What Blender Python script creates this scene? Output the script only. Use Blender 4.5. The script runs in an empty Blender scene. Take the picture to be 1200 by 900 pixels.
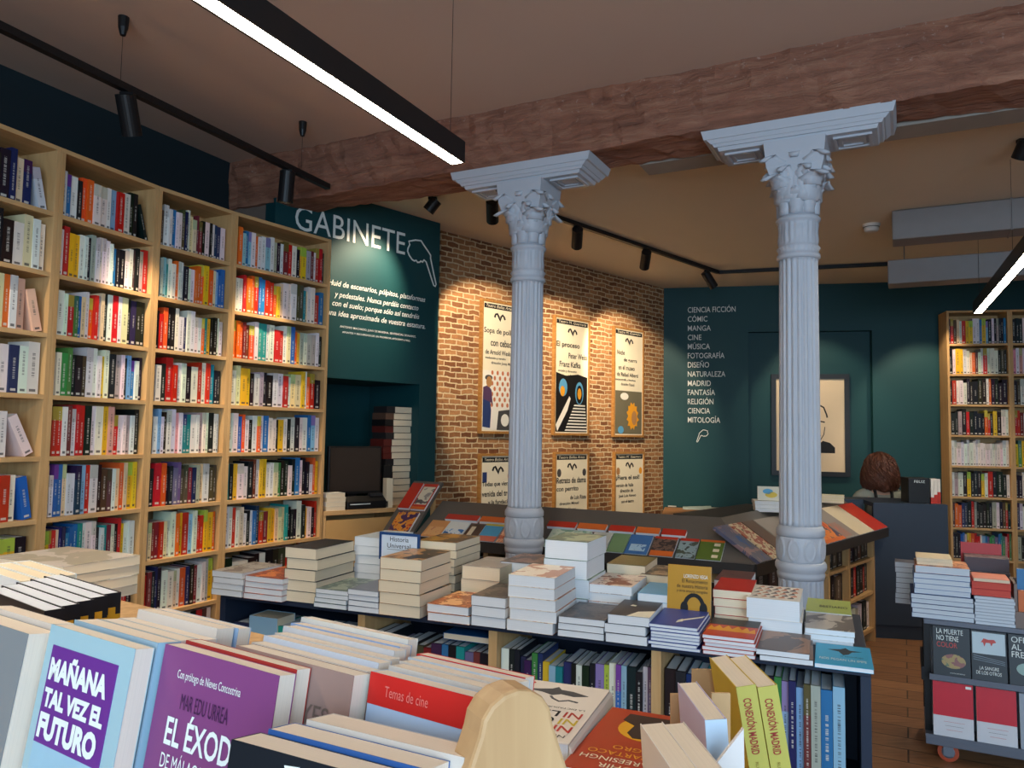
import bpy, bmesh, math, random
from mathutils import Vector, Matrix

random.seed(11)
SC = bpy.context.scene
COL = SC.collection

# ------------------------------------------------------------------ camera, world, exposure, large lights
F_PX, CX, CY = 900.0, 600.0, 450.0
PITCH, ROLL, EYE = math.radians(3.7), math.radians(0.95), 1.45
_f = Vector((0, math.cos(PITCH), math.sin(PITCH)))
_r0 = Vector((1, 0, 0)); _u0 = _r0.cross(_f)
_r = _r0 * math.cos(ROLL) + _u0 * math.sin(ROLL)
_u = -_r0 * math.sin(ROLL) + _u0 * math.cos(ROLL)
CAM = Vector((0, 0, EYE))
cam_data = bpy.data.cameras.new('camera')
cam_data.sensor_width = 36.0
cam_data.lens = 36.0 * F_PX / 1200.0
cam_data.clip_start = 0.05
cam = bpy.data.objects.new('camera', cam_data)
cam.matrix_world = Matrix(((_r.x, _u.x, -_f.x, CAM.x), (_r.y, _u.y, -_f.y, CAM.y), (_r.z, _u.z, -_f.z, CAM.z), (0, 0, 0, 1)))
COL.objects.link(cam)
SC.camera = cam

SC.view_settings.view_transform = 'Standard'
SC.view_settings.look = 'None'
SC.view_settings.gamma = 1.0
SC.view_settings.use_curve_mapping = False
SC.view_settings.exposure = 0.55
SC.cycles.use_denoising = True
SC.cycles.max_bounces = 6
SC.cycles.diffuse_bounces = 4
SC.cycles.caustics_reflective = False
SC.cycles.caustics_refractive = False

world = bpy.data.worlds.new('world')
world.use_nodes = True
SC.world = world
world.node_tree.nodes['Background'].inputs[0].default_value = (0.55, 0.66, 0.85, 1)
world.node_tree.nodes['Background'].inputs[1].default_value = 0.25

WINDOW_W = 180.0      # daylight through the shop front behind the camera
LED_E = 44.0         # linear pendant strips
SPOT_W = 62.0        # track spotlights (scaled per lamp)

def area(name, loc, look, sx, sy, power, color):
    d = bpy.data.lights.new(name, 'AREA'); d.shape = 'RECTANGLE'; d.size = sx; d.size_y = sy
    d.energy = power; d.color = color
    o = bpy.data.objects.new(name, d); COL.objects.link(o)
    o.location = loc
    o.rotation_euler = (Vector(look) - Vector(loc)).to_track_quat('-Z', 'Y').to_euler()
    return o
area('shop_front_daylight', (0.6, -2.75, 1.75), (0.6, 3.0, 1.2), 5.0, 2.2, WINDOW_W, (0.57, 0.79, 1.0))

# ------------------------------------------------------------------ rays (photo measurements to places in the room)
def ray(x, y):
    return _r * ((x - CX) / F_PX) + _u * ((CY - y) / F_PX) + _f
def at_z(x, y, z):
    d = ray(x, y); return CAM + d * ((z - EYE) / d.z)
def at_y(x, y, Y):
    d = ray(x, y); return CAM + d * (Y / d.y)
def on_wall(x, y, p0, p1):
    n = Vector((p1[1] - p0[1], -(p1[0] - p0[0]), 0)); d = ray(x, y)
    return CAM + d * (n.dot(Vector((p0[0], p0[1], EYE)) - CAM) / n.dot(d))

# ------------------------------------------------------------------ materials
def lin(c):
    return tuple(((v / 255.0) / 12.92 if v / 255.0 <= 0.04045 else ((v / 255.0 + 0.055) / 1.055) ** 2.4) for v in c) + (1.0,)
MATS = {}
def node_mat(name):
    m = bpy.data.materials.new(name); m.use_nodes = True
    nt = m.node_tree; b = nt.nodes['Principled BSDF']
    return m, nt, b
def N(nt, t, **kw):
    n = nt.nodes.new(t)
    for k, v in kw.items():
        if k.startswith('i_'):
            key = k[2:]
            n.inputs[int(key) if key.isdigit() else key.replace('_', ' ')].default_value = v
        else:
            setattr(n, k, v)
    return n
def plain(name, rgb, rough=0.6, metal=0.0, var=0.06, scale=12.0, bump=0.0, spec=0.35):
    if name in MATS: return MATS[name]
    m, nt, b = node_mat(name)
    c = lin(rgb)
    tc = N(nt, 'ShaderNodeTexCoord'); no = N(nt, 'ShaderNodeTexNoise', i_Scale=scale, i_Detail=4.0)
    nt.links.new(tc.outputs['Object'], no.inputs['Vector'])
    mx = N(nt, 'ShaderNodeMix', data_type='RGBA')
    mx.inputs[6].default_value = tuple(v * (1 - var) for v in c[:3]) + (1,)
    mx.inputs[7].default_value = tuple(min(1, v * (1 + var)) for v in c[:3]) + (1,)
    nt.links.new(no.outputs[0], mx.inputs[0]); nt.links.new(mx.outputs[2], b.inputs['Base Color'])
    b.inputs['Roughness'].default_value = rough; b.inputs['Metallic'].default_value = metal
    b.inputs['Specular IOR Level'].default_value = spec
    if bump:
        bp = N(nt, 'ShaderNodeBump', i_Strength=bump, i_Distance=0.01)
        nt.links.new(no.outputs[0], bp.inputs['Height']); nt.links.new(bp.outputs[0], b.inputs['Normal'])
    MATS[name] = m; return m
def glow(name, rgb, strength):
    if name in MATS: return MATS[name]
    m, nt, b = node_mat(name)
    b.inputs['Base Color'].default_value = (0.9, 0.9, 0.9, 1)
    b.inputs['Emission Color'].default_value = lin(rgb); b.inputs['Emission Strength'].default_value = strength
    MATS[name] = m; return m
def wood(name, a, b_, scale=3.0, axis='Z', rough=0.5, stretch=12.0):
    if name in MATS: return MATS[name]
    m, nt, b = node_mat(name)
    tc = N(nt, 'ShaderNodeTexCoord'); mp = N(nt, 'ShaderNodeMapping')
    s = [stretch, stretch, stretch]; s['XYZ'.index(axis)] = 1.0
    mp.inputs['Scale'].default_value = s
    no = N(nt, 'ShaderNodeTexNoise', i_Scale=scale, i_Detail=6.0, i_Distortion=0.6)
    rp = N(nt, 'ShaderNodeValToRGB')
    rp.color_ramp.elements[0].color = lin(a); rp.color_ramp.elements[1].color = lin(b_)
    rp.color_ramp.elements[0].position = 0.3; rp.color_ramp.elements[1].position = 0.7
    nt.links.new(tc.outputs['Object'], mp.inputs[0]); nt.links.new(mp.outputs[0], no.inputs['Vector'])
    nt.links.new(no.outputs[0], rp.inputs[0]); nt.links.new(rp.outputs[0], b.inputs['Base Color'])
    b.inputs['Roughness'].default_value = rough; b.inputs['Specular IOR Level'].default_value = 0.3
    MATS[name] = m; return m
def art(name, cols, scale=18.0, kind='noise', rough=0.35):
    """printed cover picture: a few flat ink colours"""
    if name in MATS: return MATS[name]
    m, nt, b = node_mat(name)
    tc = N(nt, 'ShaderNodeTexCoord')
    if kind == 'noise':
        no = N(nt, 'ShaderNodeTexNoise', i_Scale=scale, i_Detail=3.0, i_Distortion=0.8)
    elif kind == 'wave':
        no = N(nt, 'ShaderNodeTexWave', i_Scale=scale, i_Distortion=6.0, i_Detail=2.0)
    else:
        no = N(nt, 'ShaderNodeTexVoronoi', i_Scale=scale)
    nt.links.new(tc.outputs['Object'], no.inputs['Vector'])
    rp = N(nt, 'ShaderNodeValToRGB'); rp.color_ramp.interpolation = 'CONSTANT'
    e = rp.color_ramp.elements
    n = len(cols)
    lo, hi = (0.38, 0.66) if kind == 'noise' else (0.2, 0.8)
    e[0].position = 0.0; e[0].color = lin(cols[0]); e[1].position = lo; e[1].color = lin(cols[min(1, n - 1)])
    for k in range(2, n):
        q = e.new(lo + (hi - lo) * (k - 1) / max(1, n - 1)); q.color = lin(cols[k])
    nt.links.new(no.outputs['Color' if kind == 'cell' else 0], rp.inputs[0])
    nt.links.new(rp.outputs[0], b.inputs['Base Color'])
    b.inputs['Roughness'].default_value = rough
    MATS[name] = m; return m
def pages(name, rgb, axis='X', dens=420.0):
    if name in MATS: return MATS[name]
    m, nt, b = node_mat(name)
    tc = N(nt, 'ShaderNodeTexCoord'); sp = N(nt, 'ShaderNodeSeparateXYZ')
    nt.links.new(tc.outputs['Object'], sp.inputs[0])
    no = N(nt, 'ShaderNodeTexNoise', noise_dimensions='1D', i_Scale=dens, i_Detail=2.0)
    nt.links.new(sp.outputs['XYZ'.index(axis)], no.inputs['W'])
    c = lin(rgb)
    mx = N(nt, 'ShaderNodeMix', data_type='RGBA')
    mx.inputs[6].default_value = tuple(v * 0.90 for v in c[:3]) + (1,); mx.inputs[7].default_value = tuple(min(1, v * 1.06) for v in c[:3]) + (1,)
    nt.links.new(no.outputs[0], mx.inputs[0]); nt.links.new(mx.outputs[2], b.inputs['Base Color'])
    b.inputs['Roughness'].default_value = 0.8; b.inputs['Specular IOR Level'].default_value = 0.1
    MATS[name] = m; return m

def spine_material(name, source):
    """coloured spine with a column of title strokes; colour comes from the object or from the mesh's own colour layer"""
    m, nt, b = node_mat(name)
    L = nt.links.new
    def M(op, a, c=None):
        n = N(nt, 'ShaderNodeMath', operation=op)
        for k, v in enumerate((a, c)):
            if v is None: continue
            if isinstance(v, (int, float)): n.inputs[k].default_value = v
            else: L(v, n.inputs[k])
        return n.outputs[0]
    if source == 'object':
        oi = N(nt, 'ShaderNodeObjectInfo'); col, rnd = oi.outputs['Color'], oi.outputs['Random']
        tc = N(nt, 'ShaderNodeTexCoord'); sp = N(nt, 'ShaderNodeSeparateXYZ'); L(tc.outputs['Generated'], sp.inputs[0])
        gx, gy, gz = sp.outputs
    else:
        at = N(nt, 'ShaderNodeAttribute', attribute_name='ink'); col = at.outputs['Color']
        uv = N(nt, 'ShaderNodeUVMap', uv_map='spine'); sp = N(nt, 'ShaderNodeSeparateXYZ'); L(uv.outputs[0], sp.inputs[0])
        gx = M('FRACT', sp.outputs[0]); gz = sp.outputs[1]
        rnd = M('FRACT', M('MULTIPLY', M('FLOOR', sp.outputs[0]), 0.3719)); gy = None
    wn = N(nt, 'ShaderNodeTexNoise', noise_dimensions='1D', i_Scale=1.0, i_Detail=1.0)
    L(M('ADD', M('MULTIPLY', gz, 38.0), M('MULTIPLY', rnd, 531.0)), wn.inputs['W'])
    stroke = M('GREATER_THAN', wn.outputs[0], 0.5)
    w2 = N(nt, 'ShaderNodeTexNoise', noise_dimensions='1D', i_Scale=1.0, i_Detail=0.0)
    L(M('ADD', M('MULTIPLY', gz, 150.0), M('MULTIPLY', rnd, 917.0)), w2.inputs['W'])
    stroke = M('MULTIPLY', M('GREATER_THAN', wn.outputs[0], 0.46), M('GREATER_THAN', w2.outputs[0], 0.47))
    mid = M('LESS_THAN', M('ABSOLUTE', M('SUBTRACT', gx, 0.5)), 0.13)
    lo = M('GREATER_THAN', gz, M('ADD', 0.16, M('MULTIPLY', M('FRACT', M('MULTIPLY', rnd, 7.3)), 0.25)))
    hi = M('LESS_THAN', gz, M('ADD', 0.62, M('MULTIPLY', M('FRACT', M('MULTIPLY', rnd, 13.7)), 0.3)))
    txt = M('MULTIPLY', M('MULTIPLY', stroke, mid), M('MULTIPLY', lo, hi))
    dot = M('MULTIPLY', M('LESS_THAN', M('ABSOLUTE', M('SUBTRACT', gz, 0.07)), 0.025), M('LESS_THAN', M('ABSOLUTE', M('SUBTRACT', gx, 0.5)), 0.28))
    txt = M('MAXIMUM', txt, dot)
    bw = N(nt, 'ShaderNodeRGBToBW'); L(col, bw.inputs[0])
    dark = M('GREATER_THAN', bw.outputs[0], 0.28)
    ink = N(nt, 'ShaderNodeMix', data_type='RGBA'); ink.inputs[6].default_value = (0.62, 0.60, 0.55, 1); ink.inputs[7].default_value = (0.05, 0.05, 0.06, 1)
    L(dark, ink.inputs[0])
    band = M('MULTIPLY', M('GREATER_THAN', M('FRACT', M('MULTIPLY', rnd, 29.1)), 0.80), M('GREATER_THAN', gz, 0.72))
    bc = N(nt, 'ShaderNodeHueSaturation', i_Hue=0.62, i_Saturation=0.9, i_Value=0.7); L(col, bc.inputs['Color'])
    m1 = N(nt, 'ShaderNodeMix', data_type='RGBA'); L(band, m1.inputs[0]); L(col, m1.inputs[6]); L(bc.outputs[0], m1.inputs[7])
    m2 = N(nt, 'ShaderNodeMix', data_type='RGBA'); L(M('MULTIPLY', txt, 0.85), m2.inputs[0]); L(m1.outputs[2], m2.inputs[6]); L(ink.outputs[2], m2.inputs[7])
    L(m2.outputs[2], b.inputs['Base Color'])
    b.inputs['Roughness'].default_value = 0.42; b.inputs['Specular IOR Level'].default_value = 0.3
    return m

M_BIRCH = wood('birch_ply', (188, 148, 98), (207, 169, 118), 2.5, 'Z')
M_BIRCHX = wood('birch_board', (190, 150, 100), (209, 171, 121), 2.5, 'X')
M_PALEWOOD = wood('pale_beech', (182, 142, 98), (206, 168, 122), 3.0, 'Z')
M_NAVY = plain('navy_lacquer', (34, 45, 64), 0.5)
M_BOARD = plain('board_grey_brown', (96, 90, 84), 0.45)
M_DARK = plain('dark_laminate', (52, 47, 44), 0.45)
M_BLACK = plain('black_metal', (22, 22, 24), 0.4)
M_STEEL = plain('grey_steel', (120, 128, 138), 0.4, 0.6)
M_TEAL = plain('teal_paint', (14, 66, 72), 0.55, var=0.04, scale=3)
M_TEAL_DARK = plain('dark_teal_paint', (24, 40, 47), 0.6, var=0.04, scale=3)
M_CEIL = plain('ceiling_plaster', (208, 182, 164), 0.85, var=0.03, scale=1.5)
M_CEIL2 = plain('far_ceiling_plaster', (218, 206, 186), 0.85, var=0.03, scale=1.5)
M_WHITE_IRON = plain('painted_iron', (186, 190, 198), 0.45, var=0.03, scale=20, bump=0.08)
M_LETTER = plain('white_lettering', (228, 234, 230), 0.6, var=0.01)
M_INK = plain('black_ink', (22, 22, 24), 0.6, var=0.02)
M_PAGES = pages('white_pages', (222, 225, 228))
M_PAGES_CREAM = pages('cream_pages', (228, 212, 184))
M_KRAFT = plain('kraft_board', (196, 158, 112), 0.75)
M_SPINE = spine_material('shelf_spine', 'object')
M_SPINE_M = spine_material('shelf_spine_mass', 'mesh')

# ------------------------------------------------------------------ mesh building
class MB:
    def __init__(s):
        s.v, s.f, s.m = [], [], []
    def poly(s, vs, faces, mi=0):
        o = len(s.v); s.v += [tuple(p) for p in vs]
        for q in faces: s.f.append([i + o for i in q]); s.m.append(mi)
        return s
    def box(s, x0, x1, y0, y1, z0, z1, mi=0, mat=None):
        vs = [Vector(p) for p in ((x0, y0, z0), (x1, y0, z0), (x1, y1, z0), (x0, y1, z0), (x0, y0, z1), (x1, y0, z1), (x1, y1, z1), (x0, y1, z1))]
        if mat is not None: vs = [mat @ p for p in vs]
        return s.poly(vs, [(0, 3, 2, 1), (4, 5, 6, 7), (0, 1, 5, 4), (1, 2, 6, 5), (2, 3, 7, 6), (3, 0, 4, 7)], mi)
    def prism(s, prof, axis, a, b, mi=0, mat=None):
        """closed outline (2D, counter-clockwise) swept along an axis; 'Y': outline in xz, 'X': in yz, 'Z': in xy"""
        def P(p, t):
            q = {'Y': (p[0], t, p[1]), 'X': (t, p[0], p[1]), 'Z': (p[0], p[1], t)}[axis]
            return mat @ Vector(q) if mat is not None else Vector(q)
        n = len(prof)
        vs = [P(p, a) for p in prof] + [P(p, b) for p in prof]
        fs = [(i, (i + 1) % n, n + (i + 1) % n, n + i) for i in range(n)] + [tuple(range(n - 1, -1, -1)), tuple(range(n, 2 * n))]
        return s.poly(vs, fs, mi)
    def frustum(s, z0, a0, b0, z1, a1, b1, mi=0, mat=None):
        vs = [(-a0, -b0, z0), (a0, -b0, z0), (a0, b0, z0), (-a0, b0, z0), (-a1, -b1, z1), (a1, -b1, z1), (a1, b1, z1), (-a1, b1, z1)]
        vs = [Vector(p) for p in vs]
        if mat is not None: vs = [mat @ p for p in vs]
        return s.poly(vs, [(0, 3, 2, 1), (4, 5, 6, 7), (0, 1, 5, 4), (1, 2, 6, 5), (2, 3, 7, 6), (3, 0, 4, 7)], mi)
    def lathe(s, rings, seg=24, mi=0, mat=None, radial=None, caps=True):
        """rings: (z, r); radial(angle, k) multiplies r"""
        vs = []
        for k, (z, r) in enumerate(rings):
            for j in range(seg):
                t = 2 * math.pi * j / seg
                rr = r * (radial(t, k, z) if radial else 1.0)
                p = Vector((rr * math.cos(t), rr * math.sin(t), z)); vs.append(mat @ p if mat is not None else p)
        fs = [(k * seg + j, k * seg + (j + 1) % seg, (k + 1) * seg + (j + 1) % seg, (k + 1) * seg + j) for k in range(len(rings) - 1) for j in range(seg)]
        if caps:
            fs.append(tuple(range(seg - 1, -1, -1))); fs.append(tuple((len(rings) - 1) * seg + j for j in range(seg)))
        return s.poly(vs, fs, mi)
    def tube(s, pts, r, seg=8, mi=0, r_end=None):
        pts = [Vector(p) for p in pts]; vs = []
        n = len(pts)
        for k, p in enumerate(pts):
            d = (pts[min(k + 1, n - 1)] - pts[max(k - 1, 0)]).normalized()
            a = d.orthogonal().normalized() if k == 0 else (a - d * a.dot(d)).normalized()
            b = d.cross(a); rr = r if r_end is None else r + (r_end - r) * k / max(1, n - 1)
            for j in range(seg):
                t = 2 * math.pi * j / seg; vs.append(p + a * rr * math.cos(t) + b * rr * math.sin(t))
        fs = [(k * seg + j, k * seg + (j + 1) % seg, (k + 1) * seg + (j + 1) % seg, (k + 1) * seg + j) for k in range(n - 1) for j in range(seg)]
        fs.append(tuple(range(seg - 1, -1, -1))); fs.append(tuple((n - 1) * seg + j for j in range(seg)))
        return s.poly(vs, fs, mi)
    def ribbon(s, pts, w, t, mi=0, closed=False, mat=None):
        """flat band of width w along a 2D line, t thick (xy plane, up z)"""
        P = [Vector((p[0], p[1])) for p in pts]; n = len(P); L, R = [], []
        for k in range(n):
            if closed: d = (P[(k + 1) % n] - P[k - 1])
            else: d = P[min(k + 1, n - 1)] - P[max(k - 1, 0)]
            d.normalize(); q = Vector((-d.y, d.x)) * (w / 2); L.append(P[k] + q); R.append(P[k] - q)
        vs = [(p.x, p.y, z) for z in (0, t) for arr in (L, R) for p in arr]
        fs = []
        for k in range(n if closed else n - 1):
            k2 = (k + 1) % n
            l0, l1, r0, r1 = k, k2, n + k, n + k2
            fs += [(2 * n + l0, 2 * n + r0, 2 * n + r1, 2 * n + l1), (l0, l1, r1, r0), (l0, 2 * n + l0, 2 * n + l1, l1), (r0, r1, 2 * n + r1, 2 * n + r0)]
        vs = [Vector(p) for p in vs]
        if mat is not None: vs = [mat @ p for p in vs]
        return s.poly(vs, fs, mi)
    def mesh(s, name, mats, smooth=False):
        me = bpy.data.meshes.new(name); me.from_pydata(s.v, [], s.f)
        for m in (mats if isinstance(mats, (list, tuple)) else [mats]): me.materials.append(m)
        me.polygons.foreach_set('material_index', s.m)
        if smooth: me.polygons.foreach_set('use_smooth', [True] * len(s.f))
        me.update(); return me
    def obj(s, name, mats, parent=None, matrix=None, smooth=False, bevel=0.0):
        o = bpy.data.objects.new(name, s.mesh(name, mats, smooth)); COL.objects.link(o)
        if parent is not None: o.parent = parent
        if matrix is not None: o.matrix_local = matrix
        if bevel:
            b = o.modifiers.new('bevel', 'BEVEL'); b.width = bevel; b.segments = 2; b.limit_method = 'ANGLE'
        return o

def tag(o, label, cat, group=None):
    o['label'] = label; o['category'] = cat
    if group: o['group'] = group
    return o
def struct(o):
    o['kind'] = 'structure'; return o
def thing(name, label, cat, matrix, group=None):
    o = bpy.data.objects.new(name, None); COL.objects.link(o); o.matrix_world = matrix; o.empty_display_size = 0.1
    return tag(o, label, cat, group)
def frame2(o, ang=None, ex=None, z=0.0):
    """upright frame at o with x along ex (2D) or angle"""
    if ex is None: ex = (math.cos(ang), math.sin(ang))
    e = Vector((ex[0], ex[1], 0)).normalized(); y = Vector((-e.y, e.x, 0))
    return Matrix(((e.x, y.x, 0, o[0]), (e.y, y.y, 0, o[1]), (0, 0, 1, o[2] if len(o) > 2 else z), (0, 0, 0, 1)))
def basis(o, x, y):
    x = Vector(x).normalized(); y = Vector(y); y = (y - x * x.dot(y)).normalized(); z = x.cross(y)
    return Matrix(((x.x, y.x, z.x, o[0]), (x.y, y.y, z.y, o[1]), (x.z, y.z, z.z, o[2]), (0, 0, 0, 1)))
def T(x, y, z): return Matrix.Translation((x, y, z))
def RX(a): return Matrix.Rotation(a, 4, 'X')
def RY(a): return Matrix.Rotation(a, 4, 'Y')
def RZ(a): return Matrix.Rotation(a, 4, 'Z')

_TXT = {}
def text_mesh(body, w=None, h=None, align='LEFT', shear=0.0, bold=0.0, line=1.0, mat=None, thick=0.0004):
    """lettering in the xy plane, fitted to width w and/or height h; LEFT starts at x=0, CENTER is centred; y from 0 up"""
    key = (body, w, h, align, shear, bold, line, mat.name if mat else '', thick)
    if key in _TXT: return _TXT[key]
    c = bpy.data.curves.new('lettering', 'FONT'); c.body = body; c.size = 1.0; c.align_x = align; c.shear = shear; c.offset = bold; c.space_line = line
    c.resolution_u = 3
    o = bpy.data.objects.new('lettering', c); COL.objects.link(o)
    dg = bpy.context.evaluated_depsgraph_get()
    me = bpy.data.meshes.new_from_object(o.evaluated_get(dg))
    bpy.data.objects.remove(o); bpy.data.curves.remove(c)
    xs = [v.co.x for v in me.vertices]; ys = [v.co.y for v in me.vertices]
    x0, x1, y0, y1 = min(xs), max(xs), min(ys), max(ys)
    sx = w / (x1 - x0) if w else None; sy = h / (y1 - y0) if h else None
    sx = sx or sy; sy = sy or sx
    ox = x0 if align == 'LEFT' else (x0 + x1) / 2
    for v in me.vertices: v.co = ((v.co.x - ox) * sx, (v.co.y - y0) * sy, thick)
    if mat: me.materials.append(mat)
    _TXT[key] = me; return me
def lettering(name, body, parent, matrix, mat, **kw):
    o = bpy.data.objects.new(name, text_mesh(body, mat=mat, **kw)); COL.objects.link(o)
    if parent is not None: o.parent = parent; o.matrix_local = matrix
    else: o.matrix_world = matrix
    return o
ORD = ['zeroth', 'first', 'second', 'third', 'fourth', 'fifth', 'sixth', 'seventh', 'eighth', 'ninth', 'tenth', 'eleventh', 'twelfth', 'thirteenth', 'fourteenth', 'fifteenth', 'sixteenth', 'seventeenth', 'eighteenth', 'nineteenth', 'twentieth'] + ['twenty-' + q for q in ('first', 'second', 'third', 'fourth', 'fifth', 'sixth', 'seventh', 'eighth', 'ninth')] + ['thirtieth'] + ['thirty-' + q for q in ('first', 'second', 'third', 'fourth', 'fifth', 'sixth', 'seventh', 'eighth', 'ninth')]

# ------------------------------------------------------------------ the room
COL_L, COL_R = (0.08, 4.30), (1.365, 3.64)          # the two iron columns
DB = Vector((0.8895, -0.4569, 0)); NB = Vector((-0.4569, -0.8895, 0))   # along the beam, and its face towards the shop front
Z_CEIL, Z_CEIL2, Z_BEAM = 3.28, 3.12, 2.95

floor_m, nt, b = node_mat('floor_planks')
tc = N(nt, 'ShaderNodeTexCoord'); mp = N(nt, 'ShaderNodeMapping'); mp.inputs['Rotation'].default_value = (0, 0, math.radians(27))
br = N(nt, 'ShaderNodeTexBrick', i_Scale=1.0, i_Mortar_Size=0.004, i_Brick_Width=1.3, i_Row_Height=0.16)
br.inputs['Color1'].default_value = lin((152, 108, 74)); br.inputs['Color2'].default_value = lin((128, 88, 58)); br.inputs['Mortar'].default_value = lin((66, 44, 30))
no = N(nt, 'ShaderNodeTexNoise', i_Scale=6.0, i_Detail=6.0); mp2 = N(nt, 'ShaderNodeMapping'); mp2.inputs['Rotation'].default_value = (0, 0, math.radians(27)); mp2.inputs['Scale'].default_value = (1, 9, 1)
nt.links.new(tc.outputs['Object'], mp.inputs[0]); nt.links.new(mp.outputs[0], br.inputs['Vector'])
nt.links.new(tc.outputs['Object'], mp2.inputs[0]); nt.links.new(mp2.outputs[0], no.inputs['Vector'])
mx = N(nt, 'ShaderNodeMix', data_type='RGBA', blend_type='OVERLAY'); mx.inputs[0].default_value = 0.55
nt.links.new(br.outputs[0], mx.inputs[6]); nt.links.new(no.outputs[0], mx.inputs[7]); nt.links.new(mx.outputs[2], b.inputs['Base Color'])
b.inputs['Roughness'].default_value = 0.42
struct(MB().box(-4.5, 7.0, -3.0, 9.6, -0.1, 0).obj('floor', floor_m))

beam_f = Vector((*COL_L, 0)) + NB * 0.15; beam_b = Vector((*COL_L, 0)) - NB * 0.15
def slab(name, mat, poly2, z0, z1):
    return struct(MB().prism(poly2, 'Z', z0, z1).obj(name, mat))
def bl(s, off): q = Vector((*COL_L, 0)) + DB * s - NB * off; return (q.x, q.y)
slab('ceiling', M_CEIL, [(-4.5, -3.0), (7.0, -3.0), bl(9.5, 0), bl(-5.5, 0), (-4.5, 6.6)], Z_CEIL, Z_CEIL + 0.12)
slab('ceiling_far', M_CEIL2, [bl(-5.5, 0.1), bl(9.5, 0.1), (7.0, 9.6), (-4.5, 9.6)], Z_CEIL2, Z_CEIL2 + 0.12)

# rough timber beam: swept block with an uneven skin
beam_m, nt, b = node_mat('rough_beam')
tc = N(nt, 'ShaderNodeTexCoord'); mp = N(nt, 'ShaderNodeMapping'); mp.inputs['Scale'].default_value = (0.7, 5, 5)
no = N(nt, 'ShaderNodeTexNoise', i_Scale=4.0, i_Detail=9.0, i_Roughness=0.65, i_Distortion=0.5); no2 = N(nt, 'ShaderNodeTexNoise', i_Scale=1.3, i_Detail=5.0)
rp = N(nt, 'ShaderNodeValToRGB')
rp.color_ramp.elements[0].position = 0.3; rp.color_ramp.elements[0].color = lin((104, 60, 44)); rp.color_ramp.elements[1].position = 0.72; rp.color_ramp.elements[1].color = lin((190, 138, 108))
e = rp.color_ramp.elements.new(0.5); e.color = lin((150, 94, 70))
nt.links.new(tc.outputs['Object'], mp.inputs[0]); nt.links.new(mp.outputs[0], no.inputs['Vector']); nt.links.new(tc.outputs['Object'], no2.inputs['Vector'])
nt.links.new(no.outputs[0], rp.inputs[0])
mx = N(nt, 'ShaderNodeMix', data_type='RGBA'); mx.inputs[7].default_value = lin((160, 122, 106))
mt = N(nt, 'ShaderNodeMath', operation='MULTIPLY'); mt.inputs[1].default_value = 0.75
nt.links.new(no2.outputs[0], mt.inputs[0]); nt.links.new(mt.outputs[0], mx.inputs[0]); nt.links.new(rp.outputs[0], mx.inputs[6]); nt.links.new(mx.outputs[2], b.inputs['Base Color'])
fk = N(nt, 'ShaderNodeTexNoise', i_Scale=38.0, i_Detail=6.0, i_Roughness=0.7); nt.links.new(tc.outputs['Object'], fk.inputs['Vector'])
fr_ = N(nt, 'ShaderNodeValToRGB'); fr_.color_ramp.elements[0].position = 0.60; fr_.color_ramp.elements[0].color = (0, 0, 0, 1); fr_.color_ramp.elements[1].position = 0.74; fr_.color_ramp.elements[1].color = (0.8, 0.8, 0.8, 1)
nt.links.new(fk.outputs[0], fr_.inputs[0])
sz = N(nt, 'ShaderNodeSeparateXYZ'); nt.links.new(tc.outputs['Object'], sz.inputs[0])
mz = N(nt, 'ShaderNodeMapRange'); mz.inputs[1].default_value = 3.0; mz.inputs[2].default_value = 3.25; nt.links.new(sz.outputs[2], mz.inputs[0])
mf = N(nt, 'ShaderNodeMath', operation='MULTIPLY'); nt.links.new(fr_.outputs[0], mf.inputs[0]); nt.links.new(mz.outputs[0], mf.inputs[1])
m3 = N(nt, 'ShaderNodeMix', data_type='RGBA'); m3.inputs[7].default_value = lin((206, 182, 168)); nt.links.new(mf.outputs[0], m3.inputs[0]); nt.links.new(mx.outputs[2], m3.inputs[6]); nt.links.new(m3.outputs[2], b.inputs['Base Color'])
bp = N(nt, 'ShaderNodeBump', i_Strength=1.0, i_Distance=0.04); nt.links.new(no.outputs[0], bp.inputs['Height']); nt.links.new(bp.outputs[0], b.inputs['Normal'])
b.inputs['Roughness'].default_value = 0.85; b.inputs['Specular IOR Level'].default_value = 0.15
mb = MB(); nx = 160; prof = [(-.15, Z_BEAM), (-.05, Z_BEAM), (.05, Z_BEAM), (.15, Z_BEAM), (.15, 3.05), (.15, 3.16), (.15, 3.30), (0, 3.31), (-.15, 3.30), (-.15, 3.2), (-.15, 3.12), (-.15, 3.03)]
rnd = random.Random(3); vs = []; np_ = len(prof)
for i in range(nx + 1):
    s = -2.62 + 9.4 * i / nx
    for j, (y, z) in enumerate(prof):
        w = 0.008 * math.sin(i * 0.31 + j * 1.7) + rnd.uniform(-0.011, 0.011)
        vs.append((s, y + (w if abs(y) > .1 else 0), z + (rnd.uniform(-.006, .006) + 0.006 * math.sin(i * .23 + j) if z < 3.0 else 0)))
fs = [(i * np_ + j, i * np_ + (j + 1) % np_, (i + 1) * np_ + (j + 1) % np_, (i + 1) * np_ + j) for i in range(nx) for j in range(np_)]
fs += [tuple(range(np_ - 1, -1, -1)), tuple(nx * np_ + j for j in range(np_))]
struct(mb.poly(vs, fs).obj('beam', beam_m, matrix=frame2((*COL_L, 0), ex=(DB.x, DB.y))))
# boxed steel channel behind the beam, on the far ceiling
struct(MB().box(0.60, 6.0, 0.16, 0.34, 2.945, Z_CEIL2).obj('trim_ceiling_channel', plain('channel_grey', (150, 140, 130), 0.7), matrix=frame2((*COL_L, 0), ex=(DB.x, DB.y))))

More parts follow.
